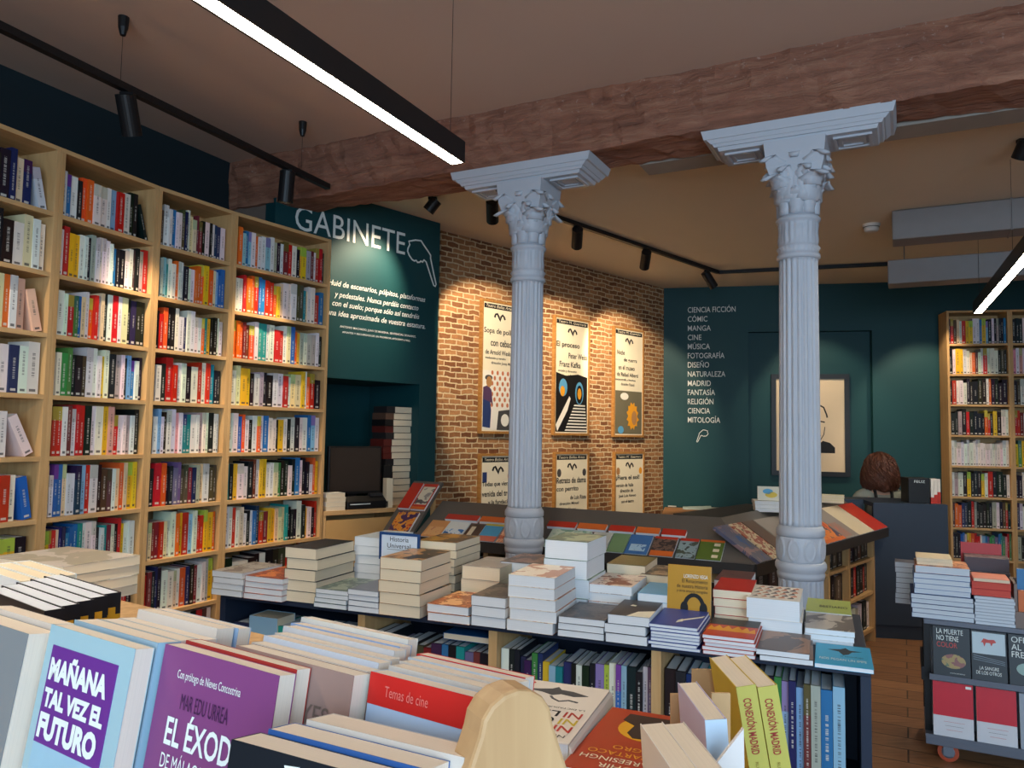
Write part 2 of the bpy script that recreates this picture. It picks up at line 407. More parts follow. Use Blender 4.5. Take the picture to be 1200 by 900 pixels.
# left wall, dark teal, behind the bookcases
LW0, LW1 = Vector((-2.627, 3.79, 0)), Vector((-2.062, 4.983, 0))
lwd = (LW1 - LW0).normalized()
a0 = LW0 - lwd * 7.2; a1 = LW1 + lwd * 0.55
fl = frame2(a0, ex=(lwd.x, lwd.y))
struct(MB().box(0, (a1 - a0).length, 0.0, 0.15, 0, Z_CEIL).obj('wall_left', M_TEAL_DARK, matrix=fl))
# masonry of the beam's bearing, where the left wall stops
struct(MB().box(-2.62, -1.80, -.12, 0.12, 0, Z_CEIL - .001).obj('wall_pier', plain('rough_masonry', (120, 104, 94), 0.9, var=0.2, scale=9, bump=0.6), matrix=frame2((*COL_L, 0), ex=(DB.x, DB.y)) ))

# teal panel wall with the GABINETE lettering; niche below
GT = Vector((-0.595, 6.05, 0)); gd = Vector((0.669, 0.743, 0)).normalized(); gn = Vector((gd.y, -gd.x, 0))   # gn faces the room
g_fr = frame2(GT, ex=(gd.x, gd.y))       # x along the wall to its right-hand corner at 0, y into the wall
def gw(x, y): return on_wall(x, y, GT, GT + gd)
z_soff = gw(470, 449).z
x_j = g_fr.inverted() @ gw(490, 520)
NX = x_j.x
mb = MB()
GL = (g_fr.inverted() @ gw(322, 262)).x
GB = (g_fr.inverted() @ gw(383, 240)).x
mb.box(GB, 0, 0, 0.12, z_soff, Z_CEIL2).box(GL, GB, 0, 0.12, z_soff, 2.975).box(NX, 0, 0, 0.75, 0, z_soff).box(NX, 0, 0.12, 0.75, z_soff, Z_CEIL2)
mb.box(GL, NX, 0.62, 0.75, 0, z_soff).box(GL, NX, 0.12, 0.75, z_soff, z_soff + 0.05)
struct(mb.obj('wall_gabinete', M_TEAL, matrix=g_fr))

# brick wall
BW0 = at_y(517, 270, 6.27); BW0.z = 0; BW1 = Vector((1.70, 8.60, 0)); bd = (BW1 - BW0).normalized()
brick_m, nt, b = node_mat('old_brick')
tc = N(nt, 'ShaderNodeTexCoord'); sp = N(nt, 'ShaderNodeSeparateXYZ'); cb = N(nt, 'ShaderNodeCombineXYZ')
nt.links.new(tc.outputs['Object'], sp.inputs[0]); nt.links.new(sp.outputs[0], cb.inputs[0]); nt.links.new(sp.outputs[2], cb.inputs[1])
nd = N(nt, 'ShaderNodeTexNoise', i_Scale=9.0, i_Detail=3.0); nt.links.new(cb.outputs[0], nd.inputs['Vector'])
va = N(nt, 'ShaderNodeMixRGB', blend_type='LINEAR_LIGHT'); va.inputs[0].default_value = 0.018
nt.links.new(cb.outputs[0], va.inputs[1]); nt.links.new(nd.outputs[1], va.inputs[2])
br = N(nt, 'ShaderNodeTexBrick', i_Scale=1.0, i_Mortar_Size=0.0062, i_Mortar_Smooth=0.25, i_Brick_Width=0.130, i_Row_Height=0.0455, i_Bias=-0.1)
br.inputs['Color1'].default_value = lin((172, 126, 86)); br.inputs['Color2'].default_value = lin((104, 64, 44)); br.inputs['Mortar'].default_value = lin((204, 184, 150))
nt.links.new(va.outputs[0], br.inputs['Vector'])
n3 = N(nt, 'ShaderNodeTexNoise', i_Scale=26.0, i_Detail=6.0, i_Roughness=0.7); nt.links.new(cb.outputs[0], n3.inputs['Vector'])
mx = N(nt, 'ShaderNodeMix', data_type='RGBA', blend_type='OVERLAY'); mx.inputs[0].default_value = 0.6
nt.links.new(br.outputs[0], mx.inputs[6]); nt.links.new(n3.outputs[0], mx.inputs[7]); nt.links.new(mx.outputs[2], b.inputs['Base Color'])
sb = N(nt, 'ShaderNodeMath', operation='SUBTRACT'); sb.inputs[0].default_value = 1.0; nt.links.new(br.outputs[1], sb.inputs[1])
ad = N(nt, 'ShaderNodeMath', operation='MULTIPLY_ADD'); ad.inputs[1].default_value = 0.5; nt.links.new(n3.outputs[0], ad.inputs[0]); nt.links.new(sb.outputs[0], ad.inputs[2])
bp = N(nt, 'ShaderNodeBump', i_Strength=0.9, i_Distance=0.012); nt.links.new(ad.outputs[0], bp.inputs['Height']); nt.links.new(bp.outputs[0], b.inputs['Normal'])
b.inputs['Roughness'].default_value = 0.9; b.inputs['Specular IOR Level'].default_value = 0.1
b_fr = frame2(BW0, ex=(bd.x, bd.y)); BL = (BW1 - BW0).length
struct(MB().box(0.0, BL, 0, 0.2, 0, Z_CEIL2).obj('wall_brick', brick_m, matrix=b_fr))
def bwp(x, y): return on_wall(x, y, BW0, BW1)

# back wall with its shallow recess
KW0 = BW1.copy(); KW1 = Vector((4.45, 7.95, 0)); kd = (KW1 - KW0).normalized(); k_fr = frame2(KW0, ex=(kd.x, kd.y))
def kwp(x, y): return on_wall(x, y, KW0, KW1)
ki = k_fr.inverted()
rx0 = (ki @ kwp(877, 480)).x; rx1 = (ki @ kwp(1023, 480)).x; rz1 = kwp(950, 388).z
mb = MB().box(-0.1, rx0, 0, 0.25, 0, Z_CEIL2).box(rx1, 5.4, 0, 0.25, 0, Z_CEIL2).box(rx0, rx1, 0, 0.25, rz1, Z_CEIL2).box(rx0, rx1, 0.10, 0.25, 0, rz1)
struct(mb.obj('wall_back', M_TEAL, matrix=k_fr))
struct(MB().box(6.6, 6.75, -3.0, 9.0, 0, Z_CEIL).obj('wall_right', plain('warm_plaster', (190, 172, 150), 0.85)))
# shop front behind the viewpoint: wall pieces round one wide window
mb = MB().box(-4.5, -2.2, -3.0, -2.85, 0, Z_CEIL).box(3.4, 6.75, -3.0, -2.85, 0, Z_CEIL).box(-2.2, 3.4, -3.0, -2.85, 2.95, Z_CEIL).box(-2.2, 3.4, -3.0, -2.85, 0, 0.5)
struct(mb.obj('wall_front', plain('front_plaster', (170, 160, 150), 0.85)))

# ------------------------------------------------------------------ iron columns
def flutes(n, depth):
    return lambda t, k, z: 1.0 - depth * (0.5 + 0.5 * math.cos(n * t)) ** 2
def make_column(label):
    r = thing('fluted_column', label, 'column', Matrix.Identity(4))
    fl = flutes(20, 0.10)
    MB().lathe([(0, .104), (.79, .100), (.80, .103)], 120, radial=flutes(20, .075)).obj('base_drum', M_WHITE_IRON, r, smooth=True)
    MB().lathe([(.80, .104), (.822, .107), (.83, .104), (.835, .106), (.85, .114), (.866, .1145), (.88, .108)], 48).obj('torus_ring', M_WHITE_IRON, r, smooth=True)
    # egg-and-dart band: raised ovals
    rings = [(.88 + .115 * i / 16, .1005 + .004 * math.sin(math.pi * i / 16)) for i in range(17)]
    def egg(t, k, z):
        a = ((t / (2 * math.pi) * 9) % 1.0 - 0.5) * 2; v = (z - .9375) / .052
        d = math.sqrt((a / .78) ** 2 + v * v)
        return 1.0 + (0.055 if .74 < d < .98 else 0.035 * max(0, 1 - d * d) if d <= .74 else 0.0)
    MB().lathe(rings, 180, radial=egg).obj('egg_band', M_WHITE_IRON, r, smooth=True)
    MB().lathe([(.995, .103), (1.0, .108), (1.022, .1085), (1.03, .105), (1.036, .100), (1.045, .097)], 48).obj('lower_ring', M_WHITE_IRON, r, smooth=True)
    MB().lathe([(1.045, .0935), (1.06, .0945)] + [(1.06 + 1.22 * i / 8, .0945 - .0065 * i / 8) for i in range(1, 9)] + [(2.30, .089)], 160, radial=lambda t, k, z: 1.0 if z < 1.055 or z > 2.295 else fl(t, k, z)).obj('shaft', M_WHITE_IRON, r, smooth=True)
    def leafy(t, k, z):
        return 1.0 + 0.035 * math.sin(7 * t + 46 * z) * math.sin(9 * t - 38 * z) + .02 * math.sin(23 * t)
    MB().lathe([(2.30, .092), (2.31, .1), (2.325, .098), (2.33, .09), (2.345, .092), (2.355, .099), (2.365, .092)] + [(2.37 + .10 * i / 8, .0895) for i in range(9)] + [(2.478, .091), (2.485, .099), (2.497, .103), (2.505, .094), (2.51, .087)], 96, radial=lambda t, k, z: leafy(t, k, z) if 2.37 < z < 2.475 else (1 + .02 * math.sin(30 * t) if 2.34 < z < 2.36 else 1.0)).obj('ornament_band', M_WHITE_IRON, r, smooth=True)
    # bell of the capital and acanthus leaves
    MB().lathe([(2.50, .086), (2.60, .084), (2.66, .098), (2.70, .112)], 48).obj('capital_bell', M_WHITE_IRON, r, smooth=True)
    lf = MB()
    def leaf(ang, z0, z1, r0, r1, w, curl):
        n = 8; vs = []
        for i in range(n + 1):
            s = i / n; z = z0 + (z1 - z0) * math.sin(min(1, s * 1.12) * math.pi / 2) - (0.03 * max(0, s - .8) / .2 if curl else 0)
            rr = r0 + (r1 - r0) * s ** 2.2
            ww = w * (0.55 + .75 * math.sin(math.pi * min(1, s * .85 + .15))) * (1 - .25 * (i % 2)) * (1 - .55 * s ** 3)
            for q in (-1, -.45, 0, .45, 1):
                a = ang + q * ww / max(.08, rr) * .5
                bump = .012 * (1 - abs(q)) + (.006 if abs(q) == .45 else 0)
                vs.append(((rr + bump) * math.cos(a), (rr + bump) * math.sin(a), z))
            for q in (-1, -.45, 0, .45, 1):
                a = ang + q * ww / max(.08, rr) * .5
                vs.append(((rr - .012) * math.cos(a), (rr - .012) * math.sin(a), z - .004))
        fs = []
        for i in range(n):
            o, p = i * 10, (i + 1) * 10
            for j in range(4): fs += [(o + j, o + j + 1, p + j + 1, p + j), (o + 5 + j, p + 5 + j, p + 6 + j, o + 6 + j)]
            fs += [(o, p, p + 5, o + 5), (o + 4, o + 9, p + 9, p + 4)]
        fs += [(0, 5, 6, 7, 8, 9, 4, 3, 2, 1), tuple(n * 10 + q for q in (0, 1, 2, 3, 4, 9, 8, 7, 6, 5))]
        return MB().poly(vs, fs)
    for k in range(8):
        leaf(k * math.pi / 4, 2.515, 2.63, .086, .118, .075, False).obj('neck_leaf', M_WHITE_IRON, r, smooth=True)
    for k in range(4):
        a = k * math.pi / 2
        leaf(a, 2.60, 2.80, .098, .142, .15, True).obj('acanthus_leaf', M_WHITE_IRON, r, smooth=True)
        leaf(a + .42, 2.58, 2.735, .098, .160, .10, True).obj('acanthus_leaf', M_WHITE_IRON, r, smooth=True)
        leaf(a - .42, 2.58, 2.735, .098, .160, .10, True).obj('acanthus_leaf', M_WHITE_IRON, r, smooth=True)
        leaf(a + math.pi / 4, 2.57, 2.70, .098, .198, .13, True).obj('corner_leaf', M_WHITE_IRON, r, smooth=True)
        leaf(a + math.pi / 4, 2.64, 2.79, .12, .205, .12, True).obj('corner_leaf', M_WHITE_IRON, r, smooth=True)
    ab = MB().frustum(2.69, .112, .112, 2.74, .128, .128).frustum(2.74, .128, .128, 2.855, .138, .138)
    ab.obj('abacus', M_WHITE_IRON, r)
    cb = MB()
    for z0, a0, b0, z1, a1, b1 in ((2.852, .352, .118, 2.87, .358, .124), (2.87, .372, .132, 2.885, .38, .138), (2.885, .386, .142, 2.905, .405, .150), (2.905, .418, .156, 2.948, .43, .162)):
        cb.frustum(z0, a0, b0, z1, a1, b1)
    co = cb.obj('corbel', M_WHITE_IRON, r)
    for sx in (-1, 1):
        x0, x1 = sorted((sx * .165, sx * .33)); f = MB()
        for (a, b_, c, d) in ((x0, x1, -.08, -.065), (x0, x1, .065, .08), (x0, x0 + .015, -.065, .065), (x1 - .015, x1, -.065, .065)): f.box(a, b_, c, d, 2.842, 2.853)
        for (a, b_, c, d) in ((x0 + .028, x1 - .028, -.052, -.042), (x0 + .028, x1 - .028, .042, .052), (x0 + .028, x0 + .038, -.042, .042), (x1 - .038, x1 - .028, -.042, .042)): f.box(a, b_, c, d, 2.845, 2.853)
        f.obj('panel_moulding', M_WHITE_IRON, co)
    return r
def dup(o, matrix, label, group=None):
    def rec(src, par):
        c = src.copy(); COL.objects.link(c); c.parent = par
        for ch in list(src.children): rec(ch, c)
        return c
    c = rec(o, None); c.matrix_world = matrix; c['label'] = label
    if group: c['group'] = group
    return c
c1 = make_column('white fluted iron column standing before the brick wall and posters')
c1.matrix_world = frame2((*COL_L, 0), ex=(DB.x, DB.y)); c1['group'] = 'iron columns under the beam'
dup(c1, frame2((*COL_R, 0), ex=(DB.x, DB.y)), 'white fluted iron column in front of the framed portrait', 'iron columns under the beam')

# ------------------------------------------------------------------ books
def pb_mesh(name, t, d, h, cov, pag, over=0.0008, board=0.0011):
    """book standing: thickness x, depth y (spine at y=0), height z; slot 0 cover, slot 1 pages"""
    m = MB(); c = board
    m.box(0, t, 0, c, 0, h, 0).box(0, c, c, d, 0, h, 0).box(t - c, t, c, d, 0, h, 0)
    m.box(c, t - c, c, d - over, over, h - over, 1)
    return m.mesh(name, [cov, pag])
SHELF_MESH = pb_mesh('shelf_paperback', 1, 1, 1, M_SPINE, M_PAGES, 0.006, 0.06)
INKS = {'W': (222, 220, 214), 'G': (168, 166, 162), 'K': (30, 29, 31), 'R': (190, 40, 32), 'O': (222, 96, 36), 'Y': (222, 180, 40), 'B': (44, 104, 170), 'N': (36, 44, 86), 'T': (40, 138, 140),
        'E': (66, 128, 70), 'P': (214, 150, 150), 'M': (118, 46, 44), 'C': (222, 202, 164), 'L': (130, 176, 206), 'V': (112, 96, 132), 'D': (84, 66, 52)}
INKN = {'W': 'white', 'G': 'grey', 'K': 'black', 'R': 'red', 'O': 'orange', 'Y': 'yellow', 'B': 'blue', 'N': 'navy', 'T': 'teal', 'E': 'green', 'P': 'pink', 'M': 'maroon', 'C': 'cream', 'L': 'pale blue', 'V': 'violet', 'D': 'brown'}
class Mass:
    """the shelved books past the count: one mesh"""
    def __init__(s): s.mb = MB(); s.ink = []; s.uv = []; s.n = 0
    def add(s, mat, t, d, h, rgb):
        c = .0012
        for (a, b_, y0, y1, z0, z1, mi) in ((0, t, 0, c, 0, h, 0), (0, c, c, d, 0, h, 0), (t - c, t, c, d, 0, h, 0), (c, t - c, c, d - .001, .001, h - .001, 1)):
            s.mb.box(a, b_, y0, y1, z0, z1, mi, mat)
            s.ink += [lin(rgb)] * 8
            s.uv += [(s.n + min(.999, max(.001, p[0] / t)), p[1] / h) for p in ((a, z0), (b_, z0), (b_, z0), (a, z0), (a, z1), (b_, z1), (b_, z1), (a, z1))]
        s.n += 1
    def obj(s, name, label, cat):
        me = s.mb.mesh(name, [M_SPINE_M, M_PAGES])
        ca = me.color_attributes.new('ink', 'FLOAT_COLOR', 'POINT')
        for k, c in enumerate(s.ink): ca.data[k].color = c
        uv = me.uv_layers.new(name='spine')
        for lp in me.loops: uv.data[lp.index].uv = s.uv[lp.vertex_index]
        o = bpy.data.objects.new(name, me); COL.objects.link(o); tag(o, label, cat); o['kind'] = 'stuff'
        return o
SHELF_N = {}
def shelf_row(fr, x0, x1, z, code, where, group, name, depth=0.15, hmax=0.235, hmin=0.185, inset=0.02, mass=None, budget=None, tail=0.0, scale=1.0, lean_end=False):
    """fill one shelf of a unit (frame fr, x along the front, y inwards) with the books of the code string"""
    rr = random.Random(hash(where) & 0xffff if False else sum(ord(c) * (i + 3) for i, c in enumerate(where + code)))
    code = [c for c in code if c in INKS]
    wid = [rr.choice((.8, .95, 1.0, 1.1, 1.3, 1.6)) for _ in code]
    gap = 0.0008
    tot = (x1 - x0) - tail - .004 - gap * len(code); k = tot / sum(wid)
    x = x0 + .002
    hprev = rr.uniform(hmin, hmax)
    for i, (c, w) in enumerate(zip(code, wid)):
        t = w * k
        h = hprev if rr.random() < .35 else rr.uniform(hmin, hmax)
        hprev = h
        d = depth * rr.uniform(.86, 1.0); y = inset + rr.uniform(0, .014) * scale
        rgb = tuple(max(0, min(255, v + rr.randint(-12, 12))) for v in INKS[c])
        M = fr @ T(x, y, z + .0005)
        if tail > .03 and i == len(code) - 1:      # the last book leans on its neighbour
            h = hmin; a = math.asin(min(.5, (tail - .006) / h))
            M = fr @ T(x + h * math.sin(a) + .001, y, z + .0005) @ RY(-a)
        if mass is not None and (budget is None or not budget()):
            mass.add(M, t, d, h, rgb)
        else:
            o = bpy.data.objects.new(name, SHELF_MESH); COL.objects.link(o)
            o.matrix_world = M @ Matrix.Diagonal((t, d, h, 1)); o.color = lin(rgb)
            tone = 'slim' if t < .015 * scale else ('thick' if t > .03 * scale else '')
            tag(o, ' '.join(q for q in (tone, INKN[c], 'book,', ORD[i + 1], 'along', where) if q), 'book', group)
        x += t + gap

def bookcase(label, fr, w, top, pitch, nrow, depth, group, post=.022, board=.020, mats=(M_BIRCH, M_BIRCHX)):
    t = thing('bookcase', label, 'bookcase', fr, group)
    for x in (0.0005, w - post - .0005): MB().box(x, x + post, 0, depth, 0, top - board).obj('side_panel', mats[0], t, bevel=.001)
    MB().box(0.0005, w - .0005, 0, depth, top - board, top).obj('top_panel', mats[1], t, bevel=.001)
    MB().box(post, w - post, depth - .008, depth, 0, top - board).obj('back_panel', mats[0], t)
    zs = []
    for k in range(1, nrow + 1):
        z = top - pitch * k - .03
        zs.append(z)
        MB().box(post, w - post, .001, depth - .008, z - board, z).obj('shelf', mats[1], t)
    MB().box(post, w - post, .01, .03, 0, zs[-1] - board).obj('plinth', mats[1], t)
    return zs
# left run of four units; fronts turn gently as the wall does
TOP_L = 2.7055
PTS = [Vector((-2.262, 2.826)), Vector((-2.049, 3.395)), Vector((-1.851, 3.924)), Vector((-1.616, 4.372)), Vector((-1.205, 4.992))]
BAY = ['first', 'second', 'third', 'fourth']
ROWS = [
 ['KWNWKDWKKNCNW', 'WKGWWKWWKKWCWW', 'CWOWGCCWOCOWPC', 'WCWWCCCCWNWW', 'GWWWKWWCWWW', 'YWGBORWORRWB', 'KWGGGGYYK', 'WKRBWWKRW', 'WKRBWWKRW'],
 ['WBWKOOWWWLRWKKK', 'WRYYWWKGWWWWWBKKWWDKGR', 'KWWREBCWORGCKWRWCKNKK', 'WWEEKKDWWWYWKGWKLBWK', 'WRRWMWRRKWWYPRWWGWK', 'CWBBCWWNLRWKDDWCOCYY', 'YRRCNNBBBTWWWKWTMWKRYWW', 'KWRKWGRREEWWKWRK', 'WKRKDWKNWRDK'],
 ['DDWWBWWDNWCCMMKWKWNNW', 'KGLTWWOWWKWWOOOYOCLBB', 'KROKKWWNWWWWOTYKKWW', 'NWKRRWWKWRWRTKK', 'KWLWKWWPWTTWWGWWKWW', 'KKROKKVVDDMNGCWDD', 'GCMMRCWWOYRLWRRYYO', 'RMKNKWWCWONKMWWGY', 'WKDRWNMKOWKRDW'],
 ['OOLBLWOWWLWGKWMRWKYYGMWRRK', 'WWWROORBBRROYCWWWDDTCWWRB', 'OOOMMOWTTWWRRWCBOYGWGGWK', 'WCYYKWGKKWWRWCCYWORK', 'WWBOWKWOWBWWKYWKWKWWBLW', 'TKYWWKMWYYWWCEKKWKBWKKWOY', 'WWRWCWKWBNRMYYCCCTKKKWKYWKR', 'KWWKKWKKDRWGKWR', 'KWWKDRWGKWRKD']]
LEFT_BUDGET = [300]
def left_budget():
    if LEFT_BUDGET[0] > 0:
        LEFT_BUDGET[0] -= 1; return True
    return False
mass_l = Mass()
jobs = []
for u in range(4):
    p, q = PTS[u], PTS[u + 1]; d = (q - p); fr = frame2((p.x, p.y, 0), ex=(d.x, d.y))
    zs = bookcase(['birch bookcase at the photo\'s edge, half cut off, first of the long run', 'birch bookcase, second unit of the long run by the dark teal wall', 'birch bookcase, third unit of the long run under the track spotlight', 'birch bookcase, end unit of the long run beside the GABINETE wall'][u], fr, d.length, TOP_L, .272, 9, .245, 'birch bookcases along the side wall')
    for k, z in enumerate(zs):
        jobs.append((u, k, z, fr, d.length))
# the unit ends that show largest come first while the count lasts
for (u, k, z, fr, L) in sorted(jobs, key=lambda j: (j[1] > 7, j[0] if j[1] <= 6 else j[0] + 2)):
    tail = {(0, 0): .05, (0, 2): .05, (0, 4): .09, (0, 5): .04, (0, 6): .02, (1, 0): .06, (2, 0): .02}.get((u, k), .008)
    shelf_row(fr, .023, L - .023, z, ROWS[u][k], f'{ORD[k + 1]} shelf of {BAY[u]} birch bookcase by side wall', 'books in the birch bookcases by the side wall', 'shelf_book', mass=mass_l, budget=left_budget, tail=tail)
mass_l.obj('shelved_books', 'rows of mixed paperbacks filling the last birch bookcase and the lowest shelves', 'books')

# far bookcase on the back wall
TOP_R, PITCH_R = 2.755, .3035
RF0 = Vector((4.357, 7.66, 0)); r_fr = frame2(RF0, ex=(kd.x, kd.y))
wR = (r_fr.inverted() @ on_wall(1183, 360, RF0, RF0 + kd)).x
RROWS = ['DRDCWRYYWWBYLKWKGKKB', 'KWYYWWCODWWRWWWKDK', 'KRWWWKKKKKWOKKKK', 'KKGKRKKKKORKYKWW', 'WWWWWWWWWWWWWWWWWWWW', 'WGWKYKKKYWRKKKW', 'DOONNKRGKKKKKGWKDRK', 'KKKBBWOYORRWLBVEEVBTEPRE', 'WOKRWNKWDRKWOK']
RROWS2 = ['KKKWKDRWKKWKKRWK', 'PWPWWGKRWWKKOWKW', 'KDWRKKKWWKRKKWKK', 'RRMWKYKKWRKWKKWW', 'YEYWKRBKWWKYWKRW', 'KKWKRWKKWKYKWRKK', 'NWWKRKWKKWRKBKWK', 'GKKWRKWKBWKRKWKK', 'KWRKKWKWRKWKBKKW']
for u, rows in enumerate((RROWS, RROWS2)):
    fr = frame2(RF0 + kd * (wR * u), ex=(kd.x, kd.y))
    zs = bookcase(['birch bookcase against the back wall beside the cash desk', 'birch bookcase on the back wall, cut by the photo\'s edge'][u], fr, wR, TOP_R, PITCH_R, 9, .26, 'birch bookcases on the back wall')
    for k, z in enumerate(zs[:8]):
        shelf_row(fr, .023, wR - .023, z, rows[k], f'{ORD[k + 1]} shelf of {"back-wall" if u == 0 else "cut-off back-wall"} bookcase {"behind the linear lamp" if u == 0 else "at photo edge"}', 'books in the back-wall bookcases', 'novel_book', depth=.17, hmax=.262, hmin=.215, scale=1.15)

# ------------------------------------------------------------------ lamps
def linear_lamp(label, end, dirv, length, wires, name='linear_pendant'):
    """suspended light bar; 'end' is the near-lower end of its axis, dirv its run"""
    d = Vector(dirv).normalized(); fr = frame2(end, ex=(d.x, d.y))
    t = thing(name, label, 'pendant lamp', fr, 'linear LED pendant lamps')
    MB().box(0, length, -.034, .034, .012, .085).box(0, length, -.034, -.026, 0, .012).box(0, length, .026, .034, 0, .012).obj('housing', M_BLACK, t)
    MB().box(.002, length - .002, -.0255, .0255, .001, .0115).obj('diffuser', glow('led_strip', (255, 240, 214), LED_E), t)
    for s in wires:
        w = MB().tube([(s, 0, .086), (s, 0, Z_CEIL - end[2] - .05)], .0012, 6).obj('wire', M_BLACK, t)
        MB().lathe([(Z_CEIL - end[2] - .055, .012), (Z_CEIL - end[2] - .001, .022)], 16, mat=T(s, 0, 0)).obj('ceiling_cup', M_BLACK, w)
    return t
E1 = at_y(536, 192, 3.0); E1b = at_z(240, 0, E1.z) - E1
linear_lamp('long white linear LED lamp hanging above the room, next to the beam', tuple(E1), (E1b.x, E1b.y, 0), 3.4, (.06, 1.6, 3.2))
E2 = at_y(1146, 367, 5.9); E2b = at_z(1199, 306, E2.z) - E2
linear_lamp('white linear LED lamp hanging before the back-wall bookcase', tuple(E2), (E2b.x, E2b.y, 0), 3.2, (.1, 1.6))

def spot_head(label, pivot, aim, tilt_len=.13, r=.043, power=None, color=(1, .78, .52), size=55, blend=.5, group=None):
    """cylinder spotlight hanging from a track at pivot, pointing at aim"""
    t = thing('spotlight', label, 'spotlight', T(*pivot), group)
    p = Vector(pivot); d = (Vector(aim) - p - Vector((0, 0, -.06))).normalized()
    M = T(0, 0, -.06) @ d.to_track_quat('Z', 'Y').to_matrix().to_4x4()
    MB().box(-.03, .03, -.016, .016, -.02, -.002).obj('adapter', M_BLACK, t)
    MB().tube([(0, 0, -.02), (0, 0, -.06)], .007, 8).obj('stem', M_BLACK, t)
    h = MB().lathe([(-.05, r * .6), (-.048, r), (tilt_len, r), (tilt_len, r - .004), (tilt_len - .03, r - .006)], 24, mat=M, caps=False).lathe([(-.05, r * .6), (-.0499, r * .6)], 24, mat=M).obj('lamp_body', M_BLACK, t, smooth=False)
    MB().lathe([(tilt_len - .036, r - .006), (tilt_len - .031, r - .006)], 24, mat=M).obj('lens', glow('spot_lens', (255, 214, 160), 6.0), h)
    if power:
        ld = bpy.data.lights.new('spot_beam', 'SPOT'); ld.energy = power; ld.color = color; ld.spot_size = math.radians(size); ld.spot_blend = blend; ld.shadow_soft_size = .03
        lo = bpy.data.objects.new('spot_beam', ld); COL.objects.link(lo); lo.parent = t
        lo.matrix_local = T(*(Vector((0, 0, -.06)) + d * (tilt_len + .01))) @ d.to_track_quat('-Z', 'Y').to_matrix().to_4x4()
    return t
def track(label, pts, z, wires=(), group=None, cups=Z_CEIL):
    t = thing('lighting_track', label, 'lighting track', T(pts[0][0], pts[0][1], z), group)
    o = Vector((pts[0][0], pts[0][1], 0))
    for a, b_ in zip(pts, pts[1:]):
        A, B = Vector((*a, 0)) - o, Vector((*b_, 0)) - o; d = B - A
        MB().box(0, d.length, -.018, .018, 0, .032).obj('rail', M_BLACK, t, matrix=frame2((A.x, A.y, 0), ex=(d.x, d.y)))
    for (x, y) in wires:
        w = MB().tube([(x - o.x, y - o.y, .033), (x - o.x, y - o.y, cups - z - .04)], .0011, 6).obj('wire', M_BLACK, t)
        MB().lathe([(cups - z - .085, .012), (cups - z - .05, .021), (cups - z - .0005, .024)], 16, mat=T(x - o.x, y - o.y, 0)).obj('ceiling_cup', M_BLACK, w)
    return t
# suspended track by the left bookcases
W1, W2 = at_z(145, 20, Z_CEIL), at_z(355, 143, Z_CEIL)
td = (W2 - W1); td.z = 0; td.normalize()
ZT = 2.95
tA, tB = W1 - td * 2.3, at_z(383, 222, ZT)
tB = W1 + td * (tB - W1).dot(td)
track('black lighting track hung on wires along the birch bookcases', [(tA.x, tA.y), (tB.x, tB.y)], ZT, [(W1.x, W1.y), (W2.x, W2.y)])
def on_track(px, py):  # nearest point of the track to the ray
    best = min((i * .01 for i in range(0, 480)), key=lambda s: abs(px - _px(tA + td * s + Vector((0, 0, ZT - tA.z)))))
    q = tA + td * best; return (q.x, q.y, ZT)
def _px(p):
    q = Vector(p) - CAM; return CX + F_PX * q.dot(_r) / q.dot(_f)
S1 = on_track(150, 125); S2 = on_track(337, 205)
def unit_pt(u, s, z):
    p, q = PTS[u], PTS[u + 1]; v = p + (q - p) * s; return (v.x, v.y, z)
spot_head('black cylinder spotlight on the hung track, over the second bookcase', S1, unit_pt(2, .45, 1.35), power=SPOT_W * 1.2, size=46, blend=.7, group='spotlights on the hung track')
spot_head('black cylinder spotlight at the end of the hung track, before the beam', S2, (-1.48, 4.60, 1.25), power=SPOT_W * 1.0, size=46, group='spotlights on the hung track')
S0 = (W1 - td * 1.5); spot_head('black cylinder spotlight on the hung track, beyond the photo edge', (S0.x, S0.y, ZT), unit_pt(1, .1, 1.3), power=SPOT_W * .7, size=50, blend=.7, group='spotlights on the hung track')
# ceiling track beyond the beam: along the brick wall, then along the back wall
ZF = Z_CEIL2 - .034
a = at_z(577, 232, ZF); c = at_z(842, 321, ZF); e_ = at_z(1040, 309, ZF)
track('black lighting track fixed to the far ceiling, bent in an L shape', [(a.x, a.y), (c.x, c.y), (e_.x + .6, e_.y - .1)], ZF)
def on_seg(px, A, B):
    s = min((i / 200 for i in range(201)), key=lambda s: abs(px - _px(A + (B - A) * s))); return tuple(A + (B - A) * s)
PB = [bwp(582, 430), bwp(667, 440), bwp(734, 447)]
lab = ['black spotlight on the far ceiling track, half behind the first column', 'black spotlight on the far ceiling track, just beyond the first column', 'black spotlight on the far ceiling track above the middle poster', 'black spotlight on the far ceiling track at its bend']
aims = [PB[0] + Vector((0, 0, -.05)), PB[1] + Vector((0, 0, -.05)), PB[2] + Vector((0, 0, -.05)), Vector((3.15, 8.0, 1.35))]
for px, lb, am, pw in zip((574, 676, 757, 829), lab, aims, (1.8, 1.8, 1.7, .35)):
    spot_head(lb, on_seg(px, a, c), tuple(am), power=SPOT_W * pw, size=58, blend=.35, group='spotlights on the far ceiling track')
spot_head('black spotlight on the far ceiling track hidden behind the second column', tuple(c + (e_ - c) * .55), tuple(kwp(960, 470)), power=SPOT_W * .55, size=60, group='spotlights on the far ceiling track')
spot_head('black spotlight at the far ceiling track end above the ducts', (e_.x + .45, e_.y - .085, ZF), tuple(kwp(1085, 500)), power=SPOT_W * .8, size=60, group='spotlights on the far ceiling track')
